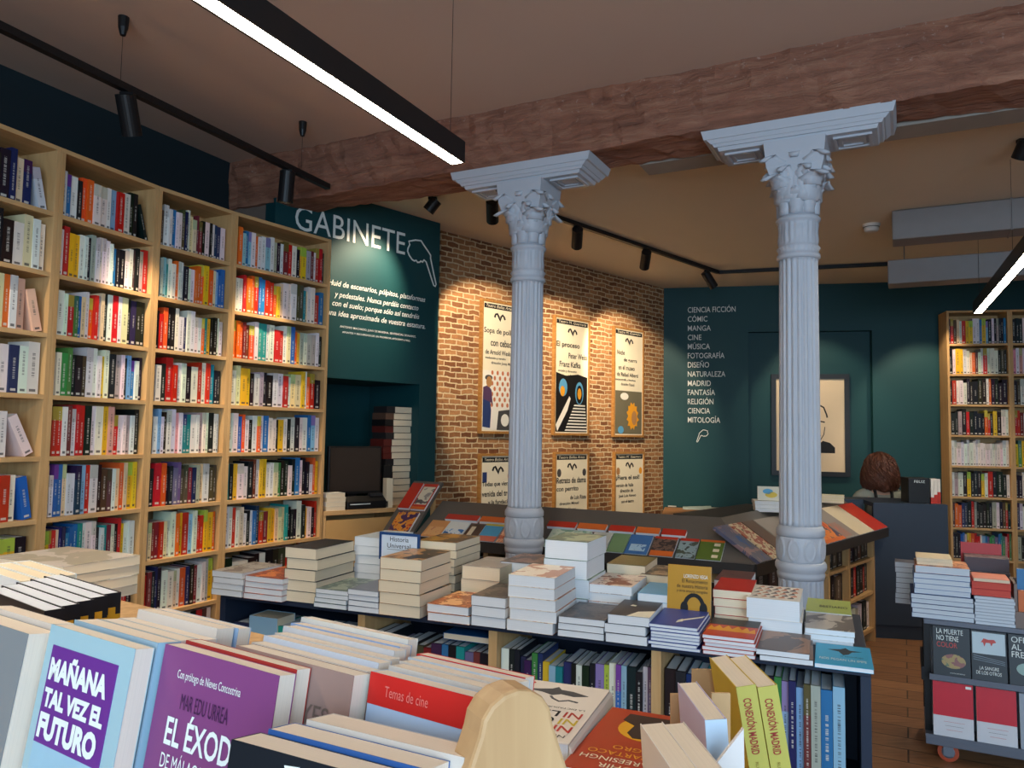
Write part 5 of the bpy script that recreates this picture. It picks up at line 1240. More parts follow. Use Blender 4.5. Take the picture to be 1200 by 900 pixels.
# ------------------------------------------------------------------ person at the desk, seen from behind
def skin_mesh(name, verts, edges, radii, mat, parent, sub=2, rootv=0):
    me = bpy.data.meshes.new(name); me.from_pydata(verts, edges, []); me.materials.append(mat)
    o = bpy.data.objects.new(name, me); COL.objects.link(o)
    if parent is not None: o.parent = parent
    sk = o.modifiers.new('skin', 'SKIN'); sk.use_smooth_shade = True
    for i, r in enumerate(radii):
        v = me.skin_vertices[0].data[i]; v.radius = (r, r) if isinstance(r, (int, float)) else r; v.use_root = (i == rootv)
    s = o.modifiers.new('subdivision', 'SUBSURF'); s.levels = sub; s.render_levels = sub
    return o
q = at_y(1032, 560, 6.42)
PX, PY, PZ0 = q.x, 6.42, 0
pf = T(PX, PY, 0) @ RZ(math.radians(-12))      # she faces the back wall (+y)
M_SKIN = plain('skin', (214, 164, 136), .55, var=.03)
V_ = [(0, 0, .52), (0, .0, .66), (0, -.01, .84), (0, -.01, .99), (0, .0, 1.06), (0, .015, 1.13), (0, .03, 1.20), (0, .035, 1.265)]
R_ = [(.15, .115), (.125, .095), (.14, .10), (.115, .08), (.055, .05), (.052, .052), (.078, .088), (.062, .072)]
E_ = [(i, i + 1) for i in range(7)]
def limb(pts, rs, root):
    k = len(V_); V_.extend(pts); R_.extend(rs); E_.append((root, k)); E_.extend((k + i, k + i + 1) for i in range(len(pts) - 1)); return k + len(pts) - 1
hand_ends = []
for s in (-1, 1):
    hand_ends.append((s, limb([(s * .10, 0, 1.0), (s * .165, 0, .985), (s * .215, .03, .80), (s * .225, .06, .72), (s * .17, .22, .735), (s * .13, .30, .75), (s * .125, .345, .752)], [.06, .056, .044, .040, .034, .026, .028], 3)))
    limb([(s * .09, .03, .50), (s * .12, .22, .515), (s * .125, .42, .51), (s * .12, .45, .42), (s * .12, .43, .22), (s * .12, .42, .09), (s * .125, .47, .045), (s * .13, .54, .035)], [.085, .08, .062, .056, .05, .036, .036, .028], 0)
body = skin_mesh('person', V_, E_, R_, M_SKIN, None)
body.matrix_world = pf
tag(body, 'person with wavy red-brown hair seen from behind at the desk, dark shoulder straps', 'person')
for s, hv in hand_ends:
    hx, hy, hz = s * .125, .35, .752
    for k, (ox, ln) in enumerate(((-.026, .058), (-.009, .068), (.009, .064), (.026, .052))):
        skin_mesh('finger', [(hx + ox, hy, hz), (hx + ox, hy + ln * .45, hz + .004), (hx + ox, hy + ln * .8, hz - .006), (hx + ox, hy + ln, hz - .018)], [(0, 1), (1, 2), (2, 3)], [.0095, .009, .008, .007], M_SKIN, body, 1)
    skin_mesh('thumb', [(hx - s * .024, hy - .03, hz), (hx - s * .046, hy - .005, hz + .002), (hx - s * .052, hy + .022, hz - .006)], [(0, 1), (1, 2)], [.011, .010, .008], M_SKIN, body, 1)
M_TOP = plain('pale_knit', (150, 152, 140), .9, var=.08, scale=60)
tv = [(0, -.002, .54), (0, -.002, .68), (0, -.012, .84), (0, -.012, .995), (0, 0, 1.055)]
te = [(0, 1), (1, 2), (2, 3), (3, 4)]; tr = [(.158, .122), (.134, .104), (.150, .110), (.128, .092), (.068, .062)]
for s in (-1, 1):
    k = len(tv); tv += [(s * .10, 0, 1.0), (s * .166, 0, .987), (s * .217, .03, .80), (s * .227, .06, .725), (s * .17, .22, .737), (s * .145, .27, .743)]; tr += [.068, .065, .053, .049, .043, .036]
    te += [(3, k)] + [(k + i, k + i + 1) for i in range(5)]
skin_mesh('knit_top', tv, te, tr, M_TOP, body)
M_TROUS = plain('dark_trousers', (38, 40, 52), .85, var=.08, scale=50)
tv = [(0, 0, .60), (0, 0, .50)]; te = [(0, 1)]; tr = [(.145, .112), (.165, .13)]
for s in (-1, 1):
    k = len(tv); tv += [(s * .09, .03, .50), (s * .12, .22, .515), (s * .125, .42, .51), (s * .12, .45, .42), (s * .12, .43, .22), (s * .12, .42, .12)]; tr += [.094, .089, .071, .065, .06, .052]; te += [(1, k)] + [(k + i, k + i + 1) for i in range(5)]
skin_mesh('trousers', tv, te, tr, M_TROUS, body)
for s in (-1, 1):
    skin_mesh('shoe', [(s * .12, .40, .05), (s * .125, .47, .045), (s * .13, .56, .032)], [(0, 1), (1, 2)], [.045, .044, .034], M_BLACK, body)
    MB().tube([(s * .05, .085, .93), (s * .062, .045, 1.055), (s * .066, 0, 1.085), (s * .066, -.05, 1.062), (s * .062, -.098, 1.0), (s * .055, -.124, .90), (s * .045, -.126, .78)], .012, 8).obj('dark_strap', M_INK, body, smooth=True)
M_HAIR = plain('red_brown_hair', (92, 52, 36), .5, var=.25, scale=70, spec=.4)
hm_ = MB(); rr = random.Random(2); seg, rg = 40, 30; vs = []
def hair_r(u_):   # radius of the hair below the crown, u 0..1
    return .110 * math.sqrt(max(0.02, 1 - (1 - min(1, u_ / .36)) ** 2)) * (1 + .26 * math.sin(math.pi * max(0, u_ - .3) / .9) - .10 * max(0, u_ - .8) / .2)
for i in range(rg + 1):
    u_ = i / rg; zz = 1.352 - .32 * u_
    for j in range(seg):
        a = 2 * math.pi * j / seg; front = max(0, math.sin(a))
        rr_ = hair_r(u_) * (1 + .05 * math.sin(9 * a + 22 * u_) + .03 * math.sin(15 * a - 31 * u_))
        rr_ *= (1 - .42 * front * (1 if u_ > .42 else (u_ / .42) ** 2))
        vs.append((rr_ * 1.02 * math.cos(a), .015 + rr_ * 1.08 * math.sin(a), zz + .012 * math.sin(5 * a) * u_))
fs = [(i * seg + j, (i + 1) * seg + j, (i + 1) * seg + (j + 1) % seg, i * seg + (j + 1) % seg) for i in range(rg) for j in range(seg)] + [tuple(range(seg)), tuple(rg * seg + j for j in reversed(range(seg)))]
hm_.poly(vs, fs)
for k in range(150):
    a = math.pi * 1.5 + rr.uniform(-2.0, 2.0); ph = rr.uniform(0, 6); w_ = rr.uniform(.003, .007); u0 = rr.uniform(.06, .4); u1 = rr.uniform(.8, 1.03); pts = []
    for q_ in range(12):
        u_ = u0 + (u1 - u0) * q_ / 11; r_ = hair_r(min(1, u_)) * (1.0 + .09 * math.sin(ph + 18 * u_)) + .002; aa = a + .16 * math.sin(ph + 15 * u_) * min(1, u_ * 2)
        pts.append((r_ * 1.02 * math.cos(aa), .015 + r_ * 1.08 * math.sin(aa), 1.352 - .32 * u_))
    hm_.tube(pts, w_, 5, r_end=w_ * .4)
hm_.obj('hair', M_HAIR, body, smooth=True)
# face
MB().poly([(0, .138, 1.205), (-.016, .118, 1.185), (.016, .118, 1.185), (0, .112, 1.235)], [(0, 2, 1), (0, 3, 2), (0, 1, 3), (1, 2, 3)]).obj('nose', M_SKIN, body)
for s in (-1, 1):
    MB().lathe([(-.008, .004), (-.004, .009), (.004, .009), (.008, .004)], 12, mat=T(s * .032, .108, 1.228) @ RX(-math.pi / 2)).obj('eye', M_INK, body, smooth=True)
MB().tube([(-.022, .112, 1.160), (0, .118, 1.158), (.022, .112, 1.160)], .005, 6).obj('mouth', plain('lips', (170, 90, 84), .5), body)
st = thing('desk_stool', 'dark office stool under the person at the desk', 'stool', pf)
MB().lathe([(.36, .17), (.375, .19), (.40, .19), (.41, .17)], 24).obj('seat', M_INK, st)
MB().tube([(0, 0, .06), (0, 0, .36)], .025, 12).obj('stem', M_STEEL, st)
for k in range(5): MB().tube([(0, 0, .07), (.24 * math.cos(k * 1.2566), .24 * math.sin(k * 1.2566), .03)], .018, 8).obj('foot_spoke', M_INK, st)

# ------------------------------------------------------------------ book trolley
TP = Vector((1.93, 3.62, 0)); tr_fr = frame2(TP.to_tuple(), ex=(DB.x, DB.y)); tri = tr_fr.inverted(); TI = -NB
def trp(px, py, y=0.0): return tri @ on_wall(px, py, TP + TI * y, TP + TI * y + DB)
ZD = trp(1105, 727).z; TLn, TDp = 1.15, .42
tro = thing('book_trolley', 'grey metal book trolley on castors, loaded with books on both sides', 'trolley', tr_fr)
M_TROL = plain('trolley_grey', (104, 110, 122), .45, .3)
x0 = trp(1086, 780).x - .01
zb_ = trp(1094, 856).z - .012; zm_ = trp(1094, 788).z - .012
MB().box(x0, TLn, -.01, TDp, ZD - .022, ZD).obj('top_deck', M_TROL, tro, bevel=.003)
MB().box(x0, TLn, -.05, TDp, zb_ - .035, zb_).obj('bottom_tray', M_TROL, tro, bevel=.003)
MB().box(x0, TLn, -.055, -.05, zb_, zb_ + .012).obj('tray_lip', M_TROL, tro)
MB().box(x0 + .02, TLn, -.03, .05, zm_ - .012, zm_).box(x0 + .02, TLn, -.034, -.03, zm_ - .012, zm_ + .014).obj('middle_ledge', M_TROL, tro)
MB().box(x0 + .03, TLn, .12, .13, zb_, ZD - .022).obj('back_sheet', plain('trolley_sheet', (150, 160, 172), .5, .1), tro)
for x in (x0, TLn - .03):
    for y in (.03, TDp - .04): MB().box(x, x + .028, y, y + .028, zb_, ZD - .022).obj('post', M_BLACK, tro)
MB().box(x0 - .012, x0, .01, TDp - .02, zm_ - .03, zm_ + .03).obj('side_bracket', M_BLACK, tro)
M_TYRE = plain('orange_tyre', (176, 76, 48), .6)
for (x, y) in ((x0 + .09, .01), (x0 + .09, TDp - .06), (TLn - .09, .01), (TLn - .09, TDp - .06)):
    cs = MB().lathe([(-.016, .030), (-.014, .043), (.014, .043), (.016, .030)], 24, mat=T(x, y, .0435) @ RX(math.pi / 2) @ RZ(.0)).obj('castor_wheel', M_TYRE, tro, smooth=False)
    MB().lathe([(-.019, .020), (-.0165, .027), (.0165, .027), (.019, .020)], 18, mat=T(x, y, .0435) @ RX(math.pi / 2)).obj('wheel_hub', M_STEEL, cs)
    MB().box(x - .02, x + .02, y - .026, y - .021, .03, zb_ - .036).box(x - .02, x + .02, y + .021, y + .026, .03, zb_ - .036).box(x - .025, x + .025, y - .03, y + .03, zb_ - .042, zb_ - .0352).obj('castor_fork', M_STEEL, cs)
def tstack(desc, x0p, x1p, ytop, ybot, y, n, cov, pg, d=.21, group='piles on the trolley', name='stacked_book', ybz=None, jit=.003, w=None):
    a_, b_ = trp(x0p, ytop, y), trp(x1p, ytop, y); z0_ = ybz if ybz is not None else ZD; z1_ = a_.z
    t_ = (z1_ - z0_) / n
    pile(lambda k, n_: (f'{pos(k, n_)} in the {desc}' if n_ > 1 else desc), tr_fr @ T(a_.x, y, z0_), n, w or (b_.x - a_.x), d, t_, cov, pg, group, name=name, jit=jit)
    return a_.x, b_.x, z1_
M_PGB = pages('blue_white_pages', (206, 214, 222), 'Z', 300)
xa, xb, zA = tstack('blue-edged large pile at the trolley corner', 1068, 1141, 695, 722, .005, 5, B_('deepblue', (34, 56, 110)), M_PGB, d=.28)
xa, xb, zB = tstack('pale blue pile on top of the blue-edged pile', 1071, 1137, 671, 695, .012, 4, B_('paleink', (90, 120, 170)), M_PGB, d=.25, ybz=zA + .0006)
xa, xb, zC = tstack('orange patterned book lying on the pale blue trolley pile', 1072, 1136, 662, 671, .02, 1, C('orangepat', (196, 104, 66), (226, 160, 110), (150, 80, 60), scale=26), M_PGB, d=.24, ybz=zB + .0006)
tstack('loose cream papers on the orange patterned book', 1074, 1116, 653, 661, .05, 2, CREAM_, M_PAGES_CREAM, d=.2, ybz=zC + .0008, name='booklet')
tstack('grey pile with a red top behind the trolley corner', 1049, 1069, 658, 722, .30, 8, B_('greyink', (96, 96, 108)), M_PGB, d=.11, w=.115)
tstack('thin blue-white pile with a peach top on the trolley', 1142, 1189, 698, 726, .005, 9, B_('palegrey', (160, 170, 186)), M_PGB, d=.2)
za2 = trp(1142, 698, .005).z
xa, xb, zE = tstack('red pair on the thin blue-white pile', 1139, 1185, 681, 698, .02, 2, B_('redink', (196, 44, 40)), pages('red_edge', (206, 90, 80), 'Z'), d=.19, ybz=za2 + .0006)
tstack('peach covered booklet slanting over the red pair', 1141, 1184, 677, 681, .02, 1, B_('peach', (226, 140, 116)), M_PAGES_CREAM, d=.18, ybz=zE + .0006, name='booklet')
xa, xb, zF = tstack('boxed dark volume with a pale emblem behind the red pair', 1131, 1183, 652, 722, .25, 4, C('runes', (86, 80, 86), (120, 110, 108), (60, 56, 62), scale=40), pages('dark_edge', (90, 84, 90), 'Z'), d=.14, name='boxed_volume')
for k in range(2):
    e_ = trp(1151, 661 + 12 * k, .25)
    o = MB().prism(oval(0, 0, .022, .022), 'Z', 0, .002).obj('round_emblem', CREAM_, matrix=tr_fr @ T(e_.x, .246, e_.z) @ RX(math.pi / 2)); 
    m_ = [q_ for q_ in bpy.data.objects if q_.name.startswith('boxed_volume')][-1 - k]; mw_ = o.matrix_world.copy(); o.parent = m_; o.matrix_parent_inverse = Matrix.Identity(4); o.matrix_local = m_.matrix_local.inverted() @ mw_
e_ = trp(1127, 651, .33); e2_ = trp(1175, 640, .33)
o = MB().box(0, e2_.x - e_.x, 0, .012, 0, e2_.z - e_.z + .05).obj('red_placard', B_('placard', (176, 54, 56)), matrix=tr_fr @ T(e_.x, .392, e_.z - .05)); tag(o, 'plain dark red placard standing behind the trolley piles', 'placard')
MB().box(.02, .03, .003, .010, ZD - e_.z + .0505, 0).box(e2_.x - e_.x - .03, e2_.x - e_.x - .02, .003, .010, ZD - e_.z + .0505, 0).obj('placard_leg', M_BLACK, o)
e_ = trp(1190, 726, .0)
o = MB().box(0, .16, 0, .02, 0, .07).box(0, .012, .02, .22, 0, .19).box(.148, .16, .02, .22, 0, .19).box(.012, .148, .2, .22, 0, .19).box(.012, .148, .02, .2, 0, .01).obj('file_box', plain('taupe_card', (130, 116, 110), .7), matrix=tr_fr @ T(e_.x, .005, ZD + .0005)); tag(o, 'taupe open-fronted file box at the photo edge of the trolley', 'box')
fb = tr_fr @ T(e_.x, .005, ZD + .0005)
standing('blue book with a red head in the file box', 'display_book', fb @ T(.016, .06, .1) @ T(0, 0, -.088), .125, .24, .02, B_('fileblue', (60, 120, 170)), M_PGY, group='books in the trolley file box')
standing('blue book with an orange spine band in the file box', 'display_book', fb @ T(.016, .03, .0115), .125, .15, .02, B_('fileorange', (206, 110, 60)), M_PGY, group='books in the trolley file box')
tstack('plain blue-white pile past the file box on the trolley', 1232, 1285, 700, 726, .03, 6, B_('palegrey', (160, 170, 186)), M_PGB, d=.2)
# black books face out on the ledge
M_NIGHT = plain('night_cover', (24, 28, 34), .4)
ex_ = [(1094, 1138, 'black book face out reading LA MUERTE NO TIENE COLOR on the trolley ledge'), (1139, 1181, 'black book face out with a red horned animal on a pale panel, trolley ledge'), (1183, 1226, 'black book face out cut by the photo edge on the trolley ledge'), (1228, 1270, 'black book face out past the photo edge on the trolley ledge')]
for k, (a_, b_, lb) in enumerate(ex_):
    A_ = trp(a_, 789 + (a_ - 1094) * .15); B2_ = trp(b_, 789 + (b_ - 1094) * .15); w_ = min(.158, B2_.x - A_.x - .002); h_ = .225
    ob = standing(lb, 'display_book', tr_fr @ T(A_.x, -.026, zm_ + .0006) @ RX(math.radians(-9)), w_, h_, .026, M_NIGHT, M_PGY, group='black books face out on the trolley')
    if k == 0:
        for q_, (tx, mt) in enumerate((('LA MUERTE', M_LETTER), ('NO TIENE', M_LETTER), ('COLOR', RED_))): lettering('title_lettering', tx, ob, V(w_ * .1, h_ * (.86 - .13 * q_)), mt, w=w_ * (.72 if q_ == 0 else .6 if q_ == 1 else .56), h=h_ * .10)
        MB().prism(oval(w_ * .55, h_ * .34, w_ * .33, h_ * .14), 'Z', 0, .0006).obj('cover_picture', C('landscape', (70, 90, 44), (150, 120, 40), (120, 50, 30), scale=22), ob, matrix=V(0, 0, -.0002))
        lettering('author_lettering', 'maría jiménez', ob, V(w_ * .45, h_ * .10), M_LETTER, w=w_ * .4, h=h_ * .025)
    elif k == 1:
        MB().box(w_ * .03, w_ * .97, -.0008, 0, h_ * .56, h_ * .97).obj('pale_panel', plain('pale_panel', (190, 208, 216), .5), ob)
        MB().prism([(w_ * x, h_ * y) for x, y in ((.28, .78), (.36, .86), (.5, .84), (.66, .85), (.72, .80), (.62, .78), (.58, .72), (.54, .78), (.42, .78), (.38, .70), (.34, .78))], 'Z', 0, .0006).obj('red_bull', RED_, ob, matrix=V(0, 0, -.0009))
        for q_, tx in enumerate(('LA SANGRE', 'DE LOS OTROS')): lettering('title_lettering', tx, ob, V(w_ * (.22 if q_ == 0 else .12), h_ * (.26 - .09 * q_)), M_LETTER, w=w_ * (.55 if q_ == 0 else .72), h=h_ * .065)
        for q_ in range(3): MB().prism([(w_ * .05, h_ * (.44 + .04 * q_)), (w_ * .95, h_ * (.38 + .03 * q_)), (w_ * .95, h_ * (.39 + .03 * q_)), (w_ * .05, h_ * (.452 + .04 * q_))], 'Z', 0, .0006).obj('drawn_line', plain('pale_line', (120, 134, 146), .5), ob, matrix=V(0, 0, -.0002))
    elif k == 2:
        for q_, tx in enumerate(('OFELIA', 'AL', 'FRENTE')): lettering('title_lettering', tx, ob, V(w_ * .08, h_ * (.85 - .14 * q_)), M_LETTER, h=h_ * .11, w=w_ * (.8 if q_ != 1 else .28))
        MB().prism(oval(w_ * .5, h_ * .36, w_ * .3, h_ * .12), 'Z', 0, .0006).obj('cover_picture', C('teapic', (60, 96, 96), (120, 150, 140), (30, 40, 44), scale=16), ob, matrix=V(0, 0, -.0002))
for k, (a_, b_) in enumerate(((1094, 1142), (1145, 1193))):
    A_ = trp(a_, 857 + (a_ - 1094) * .15, -.03); B2_ = trp(b_, 857 + (b_ - 1094) * .15, -.03); w_ = B2_.x - A_.x - .002; h_ = min(trp(a_, 793, .0).z - zb_ + .01, zm_ - .016 - zb_)
    ob = standing(['red and white book with a small sticker low on the trolley', 'plain red and white book low on the trolley, without sticker'][k], 'display_book', tr_fr @ T(A_.x, -.048, zb_ + .0006) @ RX(math.radians(-6)), w_, h_, .03, plain('pale_cover', (206, 208, 214), .5), M_PGY, group='red and white books on the trolley tray')
    MB().box(0, w_, -.0007, 0, h_ * .40, h_).obj('red_field', plain('crimson_field', (196, 34, 52), .45), ob)
    for q_ in range(3): MB().box(w_ * (.26 + .03 * q_), w_ * (.78 - .03 * q_), -.0006, 0, h_ * (.30 - .07 * q_), h_ * (.304 - .07 * q_)).obj('small_print_line', RED_ if q_ != 1 else P_GREY, ob)
    if k == 0: MB().box(w_ * .82, w_ * .96, -.0011, -.0007, h_ * .92, h_ * .965).obj('sticker', M_LETTER, ob)
A_ = trp(1196, 872, -.03)
standing('silver-grey book beside the red and white pair on the trolley tray', 'display_book', tr_fr @ T(A_.x, -.046, zb_ + .0006) @ RX(math.radians(-6)), .16, zm_ - .02 - zb_, .03, plain('silver_cover', (150, 160, 172), .5), M_PGY)
# spines at the trolley's end
for k in range(2):
    standing(['white book standing at the open trolley end, outer one', 'pale book standing at the open trolley end, inner one'][k], 'end_book', tr_fr @ T(x0 + .034 + .036 * k, TDp - .05, zb_ + .0006) @ RZ(-math.pi / 2), .19, .27, .03, plain('end_white', (196, 198, 204), .5), M_PGY, group='books at the trolley end')

# ------------------------------------------------------------------ near display table with the books in front of the viewpoint
M0 = Vector((-.455, .78, 0)); MA = math.radians(-33.5); m_fr = frame2(M0.to_tuple(), MA)
NZ = 1.0
nt_ = thing('near_display_table', 'pale wood display table nearest the viewer, crowded with upright books', 'table', m_fr)
MB().prism([(-1.75, -.35), (.56, -.35), (.56, .20), (.435, .20), (.435, .74), (-1.75, .74)], 'Z', NZ - .03, NZ).obj('table_top', M_PALEWOOD, nt_)
for (x, y) in ((-1.72, -.32), (.50, -.32), (-1.72, .68), (.375, .68)): MB().box(x, x + .05, y, y + .05, 0, NZ - .03).obj('leg', M_PALEWOOD, nt_)
for (x0_, x1_, y_) in ((-1.67, .50, -.31), (-1.67, .375, .70)): MB().box(x0_, x1_, y_, y_ + .02, NZ - .11, NZ - .03).obj('rail', M_PALEWOOD, nt_)
MB().box(-.20, .48, -.16, .195, NZ, NZ + .02).obj('book_riser', M_PALEWOOD, nt_)
RZB = NZ + .0205
def cover_book(label, name, a, n_top, w, t, ztop, lean, cov, side=None, pg=None, group='upright books on the near display table', spine_right=False, zbase=RZB):
    """upright book facing the viewer; its top front edge stands at depth n_top"""
    L = math.radians(lean); h = (ztop - zbase) / math.cos(L)
    m = MB().box(0, w, 0, .0007, 0, h, 0).box(0, w, t - .0007, t, 0, h, 0)
    if spine_right: m.box(w - .0007, w, .0007, t - .0007, 0, h, 1)
    else: m.box(0, .0007, .0007, t - .0007, 0, h, 1)
    o = bpy.data.objects.new(name, m.mesh('cover', [cov, side or cov])); COL.objects.link(o)
    o.matrix_world = m_fr @ T(a, n_top - h * math.sin(L), zbase + t * math.sin(L)) @ RX(-L)
    x0_, x1_ = (.0004, w - .0007) if spine_right else (.0007, w - .0004)
    MB().box(x0_, x1_, .0007, t - .0007, .001, h - .0003).obj('page_block', pg or M_PGN, o)
    tag(o, label, 'book', group)
    return o, h
M_PGN = pages('near_pages', (226, 212, 196), 'Y', 700)
rr = random.Random(21)
# column headed by MAÑANA TAL VEZ EL FUTURO
LEAN = 9.0
ob, h = cover_book('pale blue book titled MAÑANA TAL VEZ EL FUTURO with a violet block', 'paperback_book', 0, 0, .148, .019, 1.25, LEAN, plain('icy_cover', (158, 188, 196), .4))
w = .148
MB().box(w * .085, w * .865, -.0007, 0, h * .545, h * .925).obj('violet_block', plain('violet_ink', (104, 48, 136), .45), ob)
for k, (tx, x0_, x1_) in enumerate((('MAÑANA', .11, .80), ('TAL VEZ EL', .11, .82), ('FUTURO', .11, .80))):
    yb = (.79, .685, .565)[k]; hh = (.108, .075, .10)[k]
    lettering('title_lettering', tx, ob, V(w * x0_, h * yb, -.0009), M_LETTER, w=w * (x1_ - x0_), h=h * hh, bold=.055)
MB().box(w * .085, w * .865, -.0006, 0, h * .03, h * .545).obj('photo_panel', plain('sky_photo', (150, 186, 204), .45, var=.12, scale=20), ob)
MB().prism([(w * x, h * y) for x, y in ((.3, .10), (.8, .10), (.8, .32), (.72, .36), (.66, .39), (.66, .45), (.6, .48), (.54, .45), (.53, .39), (.46, .36), (.34, .33))], 'Z', 0, .0004).obj('dark_figure', M_INK, ob, matrix=V(0, 0, -.0007))
n = .0215
for k, (t_, c_, sc_, dw) in enumerate(((.024, (140, 166, 182), (150, 186, 204), .0), (.019, (206, 200, 190), (214, 206, 196), .006), (.018, (196, 200, 204), (206, 200, 190), .002), (.020, (206, 196, 186), (206, 200, 196), .008), (.016, (150, 176, 206), (214, 206, 196), .0))):
    cover_book(['blue-grey book behind the violet-block book', 'white book second behind the violet-block book', 'pale book third behind the violet-block book', 'cream book fourth behind the violet-block book', 'blue-backed book last behind the violet-block book'][k], 'paperback_book', .002 + dw * .5, n, .146 - dw, t_, 1.25 - .003 * (k % 3), LEAN, plain(f'near_{k}', c_, .45), plain(f'near_s{k}', sc_, .45), spine_right=(k in (0, 1)))
    n += t_ + .0015
# column headed by EL ÉXODO
M_PURP = plain('purple_cover', (128, 66, 118), .45)
w = .156
ob, h = cover_book('purple book titled EL ÉXODO in white letters', 'paperback_book', .153, .026, w, .018, 1.25, LEAN, M_PURP)
lettering('subtitle_lettering', 'Con prólogo de Nieves Concostrina', ob, V(w * .17, h * .885), M_LETTER, w=w * .56, h=h * .04)
lettering('author_lettering', 'MAR EDU URREA', ob, V(w * .24, h * .79), plain('dark_purple', (66, 30, 72), .5), w=w * .42, h=h * .055)
lettering('title_lettering', 'EL ÉXODO', ob, V(w * .15, h * .655), M_LETTER, w=w * .70, h=h * .125, bold=.02)
lettering('subtitle_lettering', 'DE MÁLAGA A ALMERÍA', ob, V(w * .15, h * .575), M_LETTER, w=w * .74, h=h * .065)
cover_book('red-edged book directly behind the purple book', 'paperback_book', .155, .0455, w - .004, .016, 1.25, LEAN, plain('red_cover', (166, 44, 40), .45))
n = .063
for k, (a_, t_, c_) in enumerate(((.205, .020, (150, 120, 110)), (.200, .016, (206, 196, 186)), (.196, .017, (186, 190, 200)), (.19, .016, (206, 196, 186)), (.182, .017, (190, 188, 190)), (.172, .018, (140, 166, 204)), (.166, .015, (206, 200, 190)))):
    ob, h = cover_book(['grey-brown lettered book jutting out beside the red and white book', 'white book second after the grey-brown lettered one', 'pale book third after the grey-brown lettered one', 'white book fourth after the grey-brown lettered one', 'pale grey book fifth after the grey-brown lettered one', 'pale blue book sixth after the grey-brown lettered one', 'white book last after the grey-brown lettered one'][k], 'paperback_book', a_, n, .150, t_, 1.249 - .002 * (k % 2), LEAN, plain(f'nearE_{k}', c_, .45))
    if k == 0:
        lettering('title_lettering', 'LEYES', ob, V(.150 * .52, h * .80), plain('brown_ink', (110, 90, 80), .5), w=.05, h=h * .07)
        MB().box(.10, .149, -.0005, 0, .01, h * .98).obj('grey_field', plain('grey_field', (140, 146, 158), .45), ob) if False else None
    n += t_ + .0012
# column headed by the red and white book
ob, h = cover_book('red and white book with a red head band, beside the wooden bookend', 'paperback_book', .36, .078, .118, .019, 1.25, LEAN, plain('white_blue_cover', (176, 196, 220), .45))
MB().box(0, .118, -.0006, 0, h * .895, h).obj('red_band', plain('scarlet_band', (200, 36, 30), .45), ob)
lettering('title_lettering', 'Temas de cine', ob, V(.018, h * .93, -.0008), plain('pale_red', (226, 120, 110), .5), w=.045, h=h * .035)
n = .099
for k, t_ in enumerate((.019, .017, .018, .016)):
    cover_book(['cream book behind the red and white one', 'white book second behind the red and white one', 'pale book third behind the red and white one', 'red-cornered book last behind the red and white one'][k], 'paperback_book', .36 - .006 * k, n, .118, t_, 1.25 - .002 * k, LEAN, (plain('nearE_5c', (196, 186, 176), .45), plain('nearE_1', (206, 196, 186), .45), plain('nearE_p', (186, 196, 206), .45), plain('scarlet_band', (200, 36, 30), .45))[k]); n += t_ + .0012
# low row of books in front of them
lr_fr = frame2((-.187, .538, 0), math.radians(-27.5)); n = 0.0
_keep = m_fr; m_fr = lr_fr
for k, (t_, dx) in enumerate(((.027, 0), (.027, .006), (.030, .016))):
    ob, h = cover_book(['black-covered book with pale lettering, front of the low near row', 'blue-edged book second in the low near row', 'cream book third in the low near row'][k], 'paperback_book', dx, n, .135, t_, 1.235 - .001 * k, LEAN, (plain('night_cover', (24, 28, 34), .4), plain('blue_cover', (40, 86, 150), .45), plain('nearE_5c', (196, 186, 176), .45))[k]); n += t_ + .001
    if k == 0:
        lettering('title_lettering', 'Stalin', ob, V(.008, h * .84), M_LETTER, w=.05, h=h * .07)
        MB().poly([(.05, -.0012, h * .97), (.062, -.0012, h * .975), (.128, -.006, h * .55), (.105, -.006, h * .55), (.05, -.0002, h * .97), (.062, -.0002, h * .975), (.128, -.005, h * .55), (.105, -.005, h * .55)], [(0, 1, 2, 3), (7, 6, 5, 4), (0, 4, 5, 1), (1, 5, 6, 2), (2, 6, 7, 3), (3, 7, 4, 0)]).obj('turned_flap', M_LETTER, ob)
m_fr = _keep
# grey book at the photo's edge
n = -.012
for k, (t_, c_) in enumerate(((.030, (128, 132, 134)), (.022, (206, 196, 186)))):
    cover_book(['grey-covered book at the photo edge beside the violet-block book', 'white book behind the grey-covered edge book', 'cream book third behind the grey-covered edge book', 'slate book last behind the grey-covered edge book'][k], 'paperback_book', -.178, n, .158, t_, 1.238 + .002 * k, LEAN, plain(f'nearG_{k}', c_, .5)); n += t_ + .0015
# wooden bookend
bk = m_fr @ T(.514, .05, NZ + .008) @ RZ(math.radians(62))
prof = [(-.075, .0125), (.075, .0125), (.062, .12), (.045, .20), (.028, .245)] + [(.028 * math.cos(math.pi * k / 8), .245 + .026 * math.sin(math.pi * k / 8)) for k in range(1, 8)] + [(-.028, .245), (-.045, .20), (-.062, .12)]
be = thing('bookend', 'rounded pale wooden bookend at the end of the near row', 'bookend', bk)
MB().prism(prof, 'Y', -.014, .014).obj('upright_panel', M_PALEWOOD, be, bevel=.003)
MB().box(-.075, .075, -.0145, .05, .0, .0202).obj('base_board', M_PALEWOOD, be) if False else None
